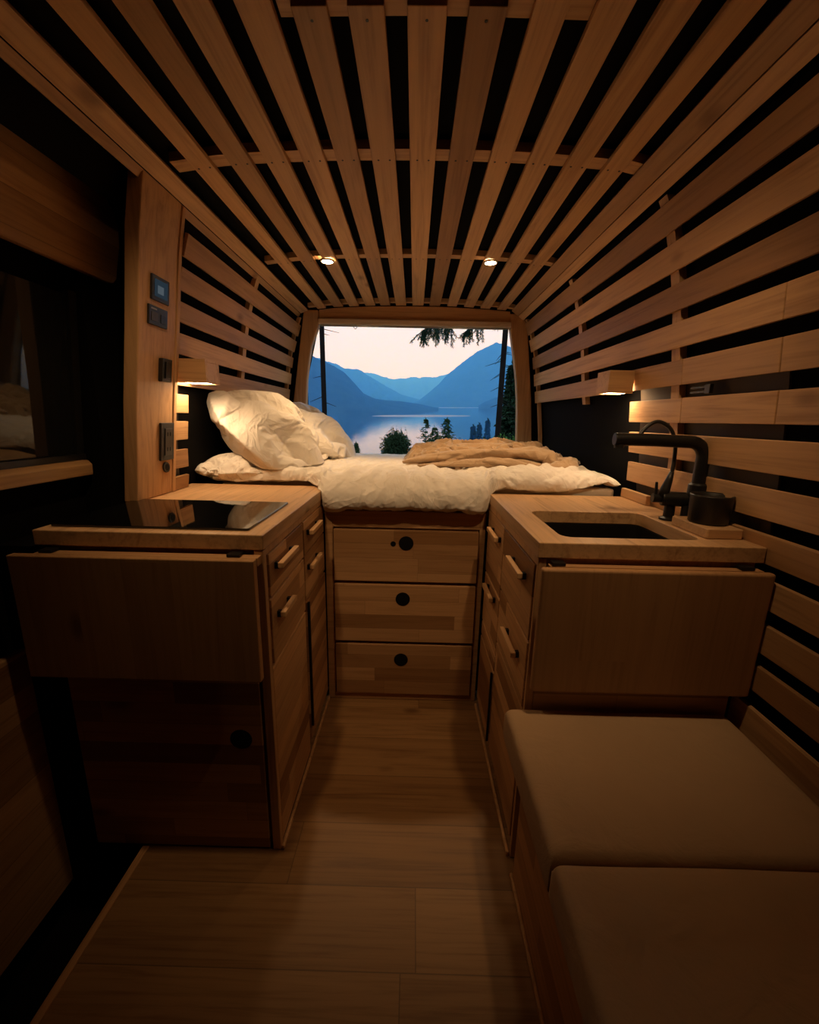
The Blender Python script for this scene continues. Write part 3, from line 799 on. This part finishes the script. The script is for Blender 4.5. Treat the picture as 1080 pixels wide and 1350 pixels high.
bl = blanket(); tag(bl, 'crumpled tan fleece blanket heaped on the right rear of the white duvet', 'blanket')

# ------------------------------------------------------------------ lamps
def reading(side, y0, y1, xi, label):
    s = side; xw = wx(1.31, s)
    t = empty('reading_lamp', (xw, (y0+y1)/2, 1.27), label, 'lamp', 'wall reading lamps')
    bm = bmesh.new()
    a, b = sorted((xi, xw-s*.002)); wz = .008
    # open-bottomed wooden box
    box(bm, a, b, y0, y1, 1.337, 1.346); box(bm, a, b, y0, y0+wz, 1.271, 1.337); box(bm, a, b, y1-wz, y1, 1.271, 1.337)
    ai, bi = (xi, xi-wz*0+s*wz) if s > 0 else (xi, xi-wz)
    box(bm, min(ai, bi), max(ai, bi), y0+wz, y1-wz, 1.271, 1.337)
    obj('housing', bm, wood('lamp_wood_%d' % (s+1), (.58, .35, .17), 'x', var=.05, knots=False), t, bevel=.001)
    obj('diffuser', B(a+(.009 if s > 0 else .004), b-(.004 if s > 0 else .009), y0+.009, y1-.009, 1.2735, 1.280), M_read, t)
reading(-1, 1.408, 1.505, -.690, 'small wooden box reading lamp over the white pillow')
reading(1, 1.480, 1.575, .665, 'small wooden box reading lamp over the black tap')
def spot(x, yy, label):
    z = cz(x); t = empty('ceiling_spotlight', (x, yy, z), label, 'lamp', 'ceiling spotlights')
    bm = bmesh.new(); n = 36
    ring = [(.030, 0), (.030, -.004), (.0275, -.006), (.0235, -.006), (.0235, -.002)]
    R = [[bm.verts.new((x+r*math.cos(2*PI*k/n), yy+r*math.sin(2*PI*k/n), z-.0005+dz)) for k in range(n)] for r, dz in ring]
    for a, b in zip(R, R[1:]):
        for k in range(n): bm.faces.new((a[k], a[(k+1) % n], b[(k+1) % n], b[k]))
    obj('bezel', bm, plain('bezel_white', (.7, .66, .6), .4), t)
    bm = bmesh.new(); cyl(bm, (x, yy, z-.0055), (0, 0, 1), .0235, .003, 36); obj('lens', bm, M_spot if yy > 1 else M_spotf, t)
    if True:       # reflector downlights: a tilted beam
        ld = bpy.data.lights.new('beam', 'SPOT'); ld.energy = 18 if yy < 1 else 26; ld.color = LAMP; ld.spot_size = math.radians(98 if yy < 1 else 80); ld.spot_blend = 1.0; ld.shadow_soft_size = .022
        lo = bpy.data.objects.new('beam', ld); COL.objects.link(lo); lo.parent = t; lo.location = (0, 0, -.010); lo.rotation_euler = (math.radians(35 if yy < 1 else -3), 0, 0)
spot(-.390, 1.95, 'round recessed spotlight in the slatted ceiling on the pillow side')
spot(.311, 1.95, 'round recessed spotlight in the slatted ceiling on the sink side')

spot(-.400, .77, 'round recessed spotlight in the slatted ceiling above the drop leaf of the hob cabinet')
spot(.386, .70, 'round recessed spotlight in the slatted ceiling above the bench')

# ------------------------------------------------------------------ devices on the post
def xp(z): return interp([(a, b) for a, b in zip(pz, px_in)], z)
def device(name, label, cat, y0, y1, z0, z1, t=.007, mat=None):
    zc = (z0+z1)/2; x = xp(zc)
    r = empty(name, (x, (y0+y1)/2, zc), label, cat)
    bm = bmesh.new(); prism(bm, [(xp(z0)+.0005, z0), (xp(z0)+t, z0), (xp(z1)+t, z1), (xp(z1)+.0005, z1)], 'y', y0, y1)
    obj('plate', bm, mat or M_blkplast, r, bevel=.002)
    return r, lambda z: xp(z)+t
def face(bm, f, y0, y1, z0, z1, t=.0015):
    return prism(bm, [(f(z0), z0), (f(z0)+t, z0), (f(z1)+t, z1), (f(z1), z1)], 'y', y0, y1)
dvp, f = device('display_monitor', 'small square battery display at the top of the wooden post', 'display', 1.252, 1.336, 1.485, 1.551)
bmm = bmesh.new(); obj('screen', face(bmm, f, 1.264, 1.324, 1.496, 1.541), M_screen, dvp)
bmm = bmesh.new(); face(bmm, lambda z: f(z)+.0015, 1.276, 1.304, 1.505, 1.526, .0006); obj('readout', bmm, emit('readout_grey', (.22, .28, .33), .3), dvp)
dvp, f = device('control_panel', 'black control panel with two buttons below the battery display', 'control panel', 1.240, 1.330, 1.418, 1.470)
bmm = bmesh.new(); obj('button', face(bmm, f, 1.250, 1.280, 1.428, 1.452), plain('button_brown', (.05, .04, .035), .5), dvp, bevel=.001)
bmm = bmesh.new(); obj('button', face(bmm, f, 1.294, 1.318, 1.428, 1.452), plain('button_black', (.01, .01, .01), .5), dvp, bevel=.001)
bmm = bmesh.new(); obj('indicator', face(bmm, f, 1.248, 1.275, 1.459, 1.463, .001), plain('indicator_grey', (.3, .28, .25), .5), dvp)
dvp, f = device('rocker_switch', 'narrow black rocker switch halfway down the wooden post', 'switch', 1.300, 1.350, 1.265, 1.333, .014)
bmm = bmesh.new(); obj('rocker', face(bmm, f, 1.312, 1.340, 1.275, 1.323, .004), M_blkmetal, dvp, bevel=.001)
dvp, f = device('power_outlet', 'black double power outlet low on the wooden post', 'outlet', 1.310, 1.382, 1.020, 1.140, .008)
bmm = bmesh.new(); ins = obj('insert', face(bmm, f, 1.328, 1.366, 1.036, 1.122, .003), plain('outlet_black', (.03, .027, .024), .35), dvp, bevel=.001)
for zz in (1.050, 1.098):
    for yy in (1.338, 1.352): obj('slot', face(bmesh.new(), lambda z: f(z)+.003, yy, yy+.004, zz, zz+.012, .0004), M_hole, ins)
bmm = bmesh.new(); xs_ = xp(.996)
r12 = empty('charger_socket', (xs_, 1.345, .996), 'round black charger socket right under the power outlet', 'socket')
cyl(bmm, (xs_+.001, 1.345, .996), (1, 0, 0), .017, .006, 28); obj('bezel', bmm, M_blkplast, r12, bevel=.001)
bmm = bmesh.new(); cyl(bmm, (xs_+.007, 1.345, .996), (1, 0, 0), .011, .0008, 24); obj('socket_hole', bmm, M_hole, r12)

# ------------------------------------------------------------------ outside: frame of the land (the van stands nose-up on a slope)
RX = Matrix.Rotation(.040, 4, 'X') @ Matrix.Rotation(-.0216, 4, 'Y')
CAM = Vector((0, 0, 1.17))
def ext(x, y, z): return CAM + (RX @ Vector((x, y, z)))     # camera-height origin, level with the true horizon
LK = -30.0
# lake
bm = bmesh.new(); q = [ext(*p) for p in ((-2600, 110, LK), (2600, 110, LK), (4200, 7500, LK), (-4200, 7500, LK))]
bm.faces.new([bm.verts.new(v) for v in q])
N = NT('lake_water'); tc = N.n('ShaderNodeTexCoord'); mp = N.n('ShaderNodeMapping'); N.put(mp.inputs['Vector'], tc.outputs['Object']); mp.inputs['Scale'].default_value = (.05, .22, .1)
h = N.noise(mp.outputs[0], 1.0, 4, .6)
sx = N.n('ShaderNodeSeparateXYZ'); N.put(sx.inputs[0], tc.outputs['Object'])
wob = N.noise(tc.outputs['Object'], .012, 3)
def streak(y0_, wy, x0_, wx_):
    dy = N.math('DIVIDE', N.math('SUBTRACT', N.math('ADD', sx.outputs[1], N.math('MULTIPLY', wob, wy*1.2)), y0_), wy)
    dx = N.math('DIVIDE', N.math('SUBTRACT', sx.outputs[0], x0_), wx_)
    d = N.math('ADD', N.math('MULTIPLY', dy, dy), N.math('MULTIPLY', dx, dx))
    return N.math('LESS_THAN', d, 1.0)
sm = N.math('MAXIMUM', streak(930, 62, 15, 105), N.math('MAXIMUM', streak(2150, 170, 215, 110), streak(330, 22, 60, 22)))
rg = N.math('ADD', .045, N.math('MULTIPLY', sm, .33))
b = N.bsdf(Base_Color=(.010, .022, .034, 1), Roughness=rg, Normal=N.bump(h, .05, 1.0)); b.inputs['IOR'].default_value = 1.33; b.inputs['Specular IOR Level'].default_value = .5
lk = obj('lake', bm, N.m, recalc=False); tag(lk, kind='structure')

def rock(name, col):
    N = NT(name); tc = N.n('ShaderNodeTexCoord'); n1 = N.noise(tc.outputs['Object'], .02, 6, .65)
    b = N.bsdf(Base_Color=N.ramp(n1, [(.35, tuple(c*.6 for c in col)), (.7, tuple(c*1.4 for c in col))]), Roughness=1); b.inputs['Specular IOR Level'].default_value = 0; return N.m
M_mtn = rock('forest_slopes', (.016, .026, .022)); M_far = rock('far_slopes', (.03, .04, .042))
def mountain(name, prof, dist, foot, back, mat, rough=.05, seed=0, na=150, nr=26):
    """prof: (x/y, z/y in the level frame) of the skyline at range dist (may be a function of azimuth)"""
    bm = bmesh.new(); a0, a1 = prof[0][0], prof[-1][0]; V = []
    for i in range(na+1):
        a = a0+(a1-a0)*i/na; e = interp(prof, a); D = dist(a) if callable(dist) else dist
        Fd = foot(a) if callable(foot) else foot
        Ht = max(2, e*D-LK); row = []
        for j in range(nr+1):
            t = j/nr
            if t <= .7:
                s = t/.7; y = Fd+(D-Fd)*s; hh = Ht*(s**1.05)
                hh *= 1+rough*2.2*nz(a*26+seed, s*4, seed)*(1-s)*s*2
                hh += Ht*rough*(.55*nz(a*70+seed, s*9, seed+4)+.45*nz(a*190+seed, s*20, seed+7))*(.45+.55*(1-s))*min(1, s*5)
            else:
                s = (t-.7)/.3; y = D+(back-D)*s; hh = Ht*(1-s)
            row.append(bm.verts.new(ext(a*y, y, LK-1+hh)))
        V.append(row)
    for i in range(na):
        for j in range(nr): bm.faces.new((V[i][j], V[i+1][j], V[i+1][j+1], V[i][j+1]))
    o = obj(name, bm, mat, smooth=True); tag(o, kind='structure'); return o
def lv(pts):     # van-frame slopes -> level frame
    return [(a, e-.040-.0216*a) for a, e in pts]
mountain('mountain_1', lv([(-.62, .20), (-.45, .19), (-.34, .178), (-.251, .1463), (-.2251, .132), (-.19, .118), (-.164, .1031), (-.14, .078), (-.1201, .0560), (-.0950, .0455), (-.0753, .0425), (-.0306, .0400), (.010, .035), (.036, .030), (.056, .0262)]), lambda a: 1350+1200*max(0, a+.1), lambda a: 950+2600*max(0, a+.12), 2300, M_mtn, .04, 3)
mountain('mountain_2', lv([(-.40, .17), (-.30, .155), (-.2077, .1273), (-.185, .121), (-.1639, .1115), (-.1400, .1095), (-.1287, .1095), (-.1022, .0926), (-.085, .083), (-.0631, .0713), (-.045, .062), (-.0308, .0549), (.0141, .0438), (.05, .034)]), 3600, 2500, 5200, M_mtn, .10, 12)
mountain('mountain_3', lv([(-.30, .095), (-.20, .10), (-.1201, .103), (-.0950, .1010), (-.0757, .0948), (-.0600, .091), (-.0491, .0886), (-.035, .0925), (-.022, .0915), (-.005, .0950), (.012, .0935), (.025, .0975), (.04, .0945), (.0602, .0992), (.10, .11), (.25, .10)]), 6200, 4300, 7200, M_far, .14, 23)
mountain('mountain_4', lv([(-.02, .031), (.0105, .0437), (.0315, .0596), (.0573, .0823), (.0742, .1012), (.09, .114), (.1081, .1285), (.125, .141), (.1416, .1539), (.158, .161), (.172, .1676), (.1854, .1755), (.192, .1715), (.1995, .1713), (.214, .166), (.228, .1605), (.30, .15), (.45, .17), (.60, .16)]), 3000, 2150, 4600, M_mtn, .04, 31)
mountain('mountain_5', lv([(.150, .034), (.165, .043), (.19, .053), (.24, .065), (.34, .085), (.5, .11)]), 1750, 1500, 2200, M_mtn, .05, 44)
# near shore slope under the van
bm = bmesh.new(); V = []
for i in range(61):
    x = -60+2*i; row = []
    for j in range(61):
        y = 2.2+(j/60)**1.8*135; base = -1.9-.13*(y-2)-.0006*(y-2)**2*(y > 2)
        row.append(bm.verts.new(ext(x*(1+y*.03), y, max(LK-3, base-.02*abs(x)*0+.25*nz(x*.2, y*.2)*min(1, (y-2)/4)))))
    V.append(row)
for i in range(60):
    for j in range(60): bm.faces.new((V[i][j], V[i+1][j], V[i+1][j+1], V[i][j+1]))
N = NT('forest_floor'); tc = N.n('ShaderNodeTexCoord'); b = N.bsdf(Base_Color=N.ramp(N.noise(tc.outputs['Object'], .8, 5), [(.35, (.02, .028, .012)), (.7, (.05, .055, .022))]), Roughness=1)
gr = obj('ground', bm, N.m, smooth=True); tag(gr, kind='structure')
def ground_z(x, y): return -1.9-.13*(y-2)-.0006*(y-2)**2

# ------------------------------------------------------------------ trees
def leafmat(name, a, b):
    N = NT(name); tc = N.n('ShaderNodeTexCoord'); c = N.ramp(N.noise(tc.outputs['Object'], 1.7, 3), [(.35, a), (.65, b)])
    d = N.bsdf(Base_Color=c, Roughness=.8); d.inputs['Specular IOR Level'].default_value = .03; return N.m
M_need = leafmat('spruce_needles', (.008, .017, .010), (.018, .036, .016))
M_need2 = leafmat('fir_needles', (.012, .026, .011), (.030, .055, .020))
M_leafg = leafmat('bush_leaves', (.012, .024, .010), (.030, .048, .018))
M_bright = leafmat('bright_leaves', (.04, .09, .02), (.10, .20, .04))
M_bark = leafmat('bark', (.007, .005, .004), (.012, .009, .007))

def blade(bm, p, d, l, w, rng):
    d = d.normalized(); s = d.orthogonal(); s.rotate(Matrix.Rotation(rng.uniform(0, 6.28), 3, d))
    a, b, c = p - s*w*.5, p + s*w*.5, p + d*l
    m = p + d*l*.5
    v = [bm.verts.new(x) for x in (p, m+s*w*.5, c, m-s*w*.5)]
    bm.faces.new(v)

def conifer(name, label, x, y, H, R, group, mat=None, crown0=.12, dens=1.0, seed=1, nl=None, sparse=0, blen=.11, tr=None, z0=None, cat='tree'):
    rng = random.Random(seed); base = Vector((x, y, ground_z(x, y) if z0 is None else z0)); t = empty(name, tuple(ext(*base)), label, cat, group)
    bm = bmesh.new(); r0 = tr or H*.014
    P = [ext(x+.02*H*.1*nz(k*.4, seed), y, base.z-.3+(H+.3)*k/10) for k in range(11)]
    tube(bm, P, [r0*(1-.9*k/10) for k in range(11)], 10); obj('trunk', bm, M_bark, t, smooth=True)
    bm = bmesh.new(); levels = nl or int(H*13*dens)
    for k in range(levels):
        f = crown0+(1-crown0)*(k+.5)/levels; z = base.z+H*f; L = R*(1-((f-crown0)/(1-crown0))**1.1)*rng.uniform(.7, 1.1)+.03*R
        nb = max(3, int(4*dens))
        a0 = rng.uniform(0, 6.28)
        for q in range(nb):
            if rng.random() < sparse: continue
            a = a0+q*2*PI/nb+rng.uniform(-.3, .3); l = L*rng.uniform(.6, 1.1)
            m = max(5, int(l/(blen*.40)))
            for w in range(m):
                s = (w+.5)/m
                pp = Vector((x+math.cos(a)*l*s, y+math.sin(a)*l*s, z+rng.uniform(-.02, .02)*H*.5-.22*l*s*s+.22*l*s))
                for side in (-1, 1, 0):
                    d = Vector((math.cos(a+side*.9), math.sin(a+side*.9), -.35+rng.uniform(-.2, .2)))
                    e = blen*(1.1-.4*s)*rng.uniform(.7, 1.2)
                    v0 = ext(*pp); blade(bm, v0, RX.to_3x3() @ d, e, e*.34, rng)
    # leader
    for k in range(int(10)):
        blade(bm, ext(x, y, base.z+H*(1-.012*k)), RX.to_3x3() @ Vector((rng.uniform(-.5, .5), rng.uniform(-.5, .5), .8)), blen, blen*.3, rng)
    obj('needles', bm, mat or M_need, t); return t

def bush(name, label, x, y, z, rx, rz, group, mat, n=2600, leaf=.05, seed=1, cat='bush', upright=.6):
    rng = random.Random(seed); t = empty(name, tuple(ext(x, y, z)), label, cat, group)
    bm = bmesh.new()
    st = bmesh.new(); top = z+rz; cz0 = top-rx*1.05
    for k in range(16):
        a = rng.uniform(0, 6.28); rr = rng.uniform(.1, .8)*rx
        tube(st, [ext(x+math.cos(a)*rr*q, y+math.sin(a)*rr*q*.8, z-1+(cz0+rx*.75*(1-(rr/rx)**2)-z+1)*q) for q in (0, .4, .7, 1)], [.012, .010, .007, .003], 6)
    for k in range(n//40):
        u = rng.gauss(0, 1), rng.gauss(0, 1), rng.gauss(0, 1)+.5
        v = Vector(u).normalized()*rng.uniform(.55, .97)*rx; c = Vector((x, y, cz0))+Vector((v.x, v.y*.9, max(v.z, -.2*rx)*1.05))
        for m in range(40):
            p = c+Vector((rng.gauss(0, .06), rng.gauss(0, .06), rng.gauss(0, .17)))*rx*1.2
            d = Vector((rng.gauss(0, .8), rng.gauss(0, .8), upright+rng.gauss(0, .5)))
            blade(bm, ext(*p), RX.to_3x3() @ d, leaf*rng.uniform(.6, 1.3), leaf*.34, rng)
    obj('stems', st, M_bark, t); obj('leaves', bm, mat, t); return t

def lvl(a, e): return (a, e-.040-.0216*a)
def at(a, e, y): a, e = lvl(a, e); return (a*y, y, e*y)
def trunk(name, label, a_top, a_bot, y, r, seed, group, twigs=0, H=14):
    xb = (a_bot)*y; z0 = ground_z(xb, y); e_t = .16; 
    rng = random.Random(seed); t = empty(name, tuple(ext(xb, y, z0)), label, 'tree', group)
    slope = (a_top-a_bot)/.25     # x drift per unit of z/y
    bm = bmesh.new(); P = []
    for k in range(17):
        z = z0-.3+(H+.3)*k/16; P.append(ext(xb+slope*(z-(-.09*y)), y, z))
    tube(bm, P, [r*(1.08-.35*k/16) for k in range(17)], 14); obj('trunk', bm, M_bark, t, smooth=True)
    if twigs:
        for k in range(twigs):
            bm = bmesh.new()
            z = rng.uniform(-.10*y, .16*y); a = rng.uniform(0, 6.28); c = Vector((xb+slope*(z+.09*y), y, z)); L = rng.uniform(.15, .6)
            tube(bm, [ext(*(c+Vector((math.cos(a)*L*s, math.sin(a)*L*s, -.25*L*s)))) for s in (0, .5, 1)], [.008, .006, .003], 5)
            obj('twig', bm, M_bark, t)
    return t, xb, slope, z0
G1 = 'tall trunks outside the rear opening'
trunk('conifer_trunk', 'slim dark tree trunk outside, by the left side of the rear opening', -.211, -.2164, 9.0, .052, 2, G1, 10)
trunk('conifer_trunk', 'thin dark tree trunk half hidden by the left jamb', -.2500, -.2600, 13.0, .05, 4, G1, 6)
trunk('conifer_trunk', 'slim dark tree trunk outside, leaning inside the right side of the rear opening', .2040, .1985, 9.0, .058, 6, G1, 26)
# dark spruce behind the right jamb
conifer('spruce_tree', 'tall dark spruce between the leaning trunk and the right jamb', at(.2250, .0, 11.5)[0], 11.5, 4.10, .75, None, M_need, .05, 1.5, 9, blen=.16, tr=.10)
# mid-distance shore trees
Gm = 'young trees below the rear opening'
b_ = at(-.047, -.10, 16); bush('leafy_bush', 'wide leafy bush silhouetted on the lake, left of the thin saplings', at(-.045, 0, 16)[0], 16, at(-.024, -.0385, 16)[2]-1.5, .66, 1.5, Gm, M_leafg, 9000, .085, 5)
def contree(label, a, etop, y, R, seed, **kw):
    x, _, zt = at(a, etop, y); zg = ground_z(x, y); conifer('young_fir', label, x, y, zt-zg, R, Gm, seed=seed, **kw)
contree('thin see-through sapling to the right of the leafy bush', .0265, -.0000, 15, 1.2, 14, mat=M_need2, sparse=.5, blen=.10, crown0=.1)
contree('bushy young fir between the thin sapling and the taller fir', .0480, -.0190, 16.6, 1.9, 15, mat=M_need2, blen=.11, crown0=.1)
contree('taller young fir nearest the middle of the rear opening', .0765, .0015, 18.5, 2.0, 16, mat=M_need2, blen=.11, crown0=.1)
contree('tiny fir tip peeking over the mattress by the pillow', -.1420, -.060, 17, .6, 17, mat=M_need2, blen=.09, crown0=.5)
# hazy far trees standing on the shore
Gf = 'hazy trees on the shore'
for a, e, R, sd, lb in ((.1400, -.010, 2.9, 31, 'hazy blue shore tree, the left one of the close pair'), (.1545, -.006, 2.7, 32, 'hazy blue shore tree, the right one of the close pair'), (.1740, .004, 3.2, 33, 'larger hazy shore tree beside the leaning trunk')):
    x, y, zt = at(a, e, {31: 238, 32: 252, 33: 270}[sd]); conifer('shore_tree', lb, x, y, zt-LK, R, Gf, M_need, .05, 1.0, sd, nl=26, blen=1.8, tr=.25, z0=LK-1)
x, y, z = at(.2180, -.085, 8.5); bush('shrub', 'bright green shrub at the foot of the right trunks', x, y, z-.5, .36, .86, None, M_bright, 1500, .06, 41)
x, y, z = at(.1730, -.10, 12); bush('shrub', 'low dark shrub left of the leaning trunk', x, y, z-.4, .40, .98, None, M_leafg, 1500, .06, 42)
# spruce branches hanging into the top of the opening
def branch(label, a, e, y, L, seed, n=26, spread=.32):
    e -= .024; a += .016
    rng = random.Random(seed); c = Vector(at(a, e, y)); t = empty('spruce_branch', tuple(ext(*c)), label, 'branch', 'spruce branches hanging in the sky')
    st = bmesh.new(); nd = bmesh.new(); R3 = RX.to_3x3()
    main = [c+Vector((-L*.55*s+.02*nz(s*3, seed), .1*s, .22-.30*s*s)) for s in [k/8-.35 for k in range(9)]]
    tube(st, [ext(*p) for p in main], [.010-.0009*k for k in range(9)], 6)
    for k in range(n):
        s = rng.random(); i = min(7, int(s*8)); p = main[i].lerp(main[i+1], s*8-i)
        l = rng.uniform(.5, 1.1)*spread*(1-.35*s); d = Vector((rng.gauss(-.35, .35), rng.gauss(0, .4), -1)).normalized()
        q = [p, p+d*l*.5+Vector((-.02, 0, 0)), p+d*l]
        tube(st, [ext(*v) for v in q], [.004, .003, .001], 5)
        m = int(l/.008)
        for w in range(m):
            f = w/m; pp = q[0].lerp(q[1], f*2) if f < .5 else q[1].lerp(q[2], f*2-1)
            for z_ in range(3):
                dd = (d*.9+Vector((rng.gauss(0, .6), rng.gauss(0, .6), rng.gauss(0, .35)))); blade(nd, ext(*pp), R3 @ dd, rng.uniform(.03, .06), .0065, rng)
    obj('twigs', st, M_bark, t); obj('needles', nd, M_need, t)
branch('larger spruce branch hanging into the middle of the sky', .047, .205, 7.0, .95, 51, 46, .42)
branch('smaller spruce branch hanging nearer the leaning trunk', .125, .205, 7.0, .50, 52, 24, .36)
branch('tip of a spruce branch just under the blind by the leaning trunk', .176, .215, 7.0, .30, 53, 8, .16)

# ------------------------------------------------------------------ haze over the lake (real scattering volume)
bm = bmesh.new(); c8 = [ext(x, y, z) for z in (LK-60, 1500) for y, w in ((60, 2500), (7300, 4300)) for x in (-w, w)]
v = [bm.verts.new(p) for p in c8]
for f in ((0, 2, 3, 1), (4, 5, 7, 6), (0, 1, 5, 4), (2, 6, 7, 3), (0, 4, 6, 2), (1, 3, 7, 5)): bm.faces.new([v[i] for i in f])
N = NT('evening_haze'); N.t.nodes.remove(N.out); N.out = N.n('ShaderNodeOutputMaterial')
vs = N.n('ShaderNodeVolumeScatter'); vs.inputs['Color'].default_value = (.095, .39, 1.0, 1); vs.inputs['Density'].default_value = 4.2e-4
N.t.links.new(vs.outputs[0], N.out.inputs['Volume'])
hz = obj('evening_haze', bm, N.m); tag(hz, 'thin blue evening haze between the mountains over the lake', 'haze', kind='stuff')

# ------------------------------------------------------------------ world
w = bpy.data.worlds.new('dusk_sky'); sc.world = w; w.use_nodes = True; nt = w.node_tree; nt.nodes.clear()
o = nt.nodes.new('ShaderNodeOutputWorld'); bg = nt.nodes.new('ShaderNodeBackground'); tc = nt.nodes.new('ShaderNodeTexCoord'); sp = nt.nodes.new('ShaderNodeSeparateXYZ')
rp = nt.nodes.new('ShaderNodeValToRGB'); e = rp.color_ramp.elements
stops = [(0.0, (.03, .04, .05)), (.499, (.05, .06, .08)), (.50, (1.42, 1.32, 1.35)), (.54, (1.40, 1.40, 1.45)), (.59, (1.25, 1.38, 1.6)), (.70, (.95, 1.35, 2.0)), (1.0, (.85, 1.4, 2.3))]
while len(e) < len(stops): e.new(.5)
for k, (p_, c_) in enumerate(stops): e[k].position = p_; e[k].color = (*c_, 1)
mr = nt.nodes.new('ShaderNodeMath'); mr.operation = 'MULTIPLY_ADD'; mr.inputs[1].default_value = .5; mr.inputs[2].default_value = .5
L = nt.links.new
L(tc.outputs['Generated'], sp.inputs[0]); L(sp.outputs[2], mr.inputs[0]); L(mr.outputs[0], rp.inputs[0]); L(rp.outputs[0], bg.inputs[0]); bg.inputs[1].default_value = 1.0; L(bg.outputs[0], o.inputs[0])

# ------------------------------------------------------------------ camera
p, y, r = math.radians(12.85), math.radians(-.4), math.radians(-1.24)
fwd = Vector((math.sin(y)*math.cos(p), math.cos(y)*math.cos(p), -math.sin(p))); rt = Vector((math.cos(y), -math.sin(y), 0)); dn = fwd.cross(rt)
r2 = math.cos(r)*rt + math.sin(r)*dn; d2_ = -math.sin(r)*rt + math.cos(r)*dn
cam = bpy.data.cameras.new('camera'); co = bpy.data.objects.new('camera', cam); COL.objects.link(co); sc.camera = co
mw = Matrix((r2, -d2_, -fwd)).transposed().to_4x4(); mw.translation = CAM; co.matrix_world = mw
cam.sensor_fit = 'VERTICAL'; cam.sensor_height = 36; cam.sensor_width = 28.8; cam.lens = 14.4; cam.clip_start = .02; cam.clip_end = 20000

# ------------------------------------------------------------------ render look
vsn = sc.view_settings; vsn.view_transform = 'Standard'; vsn.look = 'None'; vsn.gamma = 1; vsn.exposure = 0; vsn.use_curve_mapping = False
cy = sc.cycles; cy.max_bounces = 10; cy.diffuse_bounces = 6; cy.glossy_bounces = 4; cy.transmission_bounces = 4; cy.volume_bounces = 2
cy.use_denoising = True; cy.sample_clamp_indirect = 4.0; cy.caustics_reflective = False; cy.caustics_refractive = False
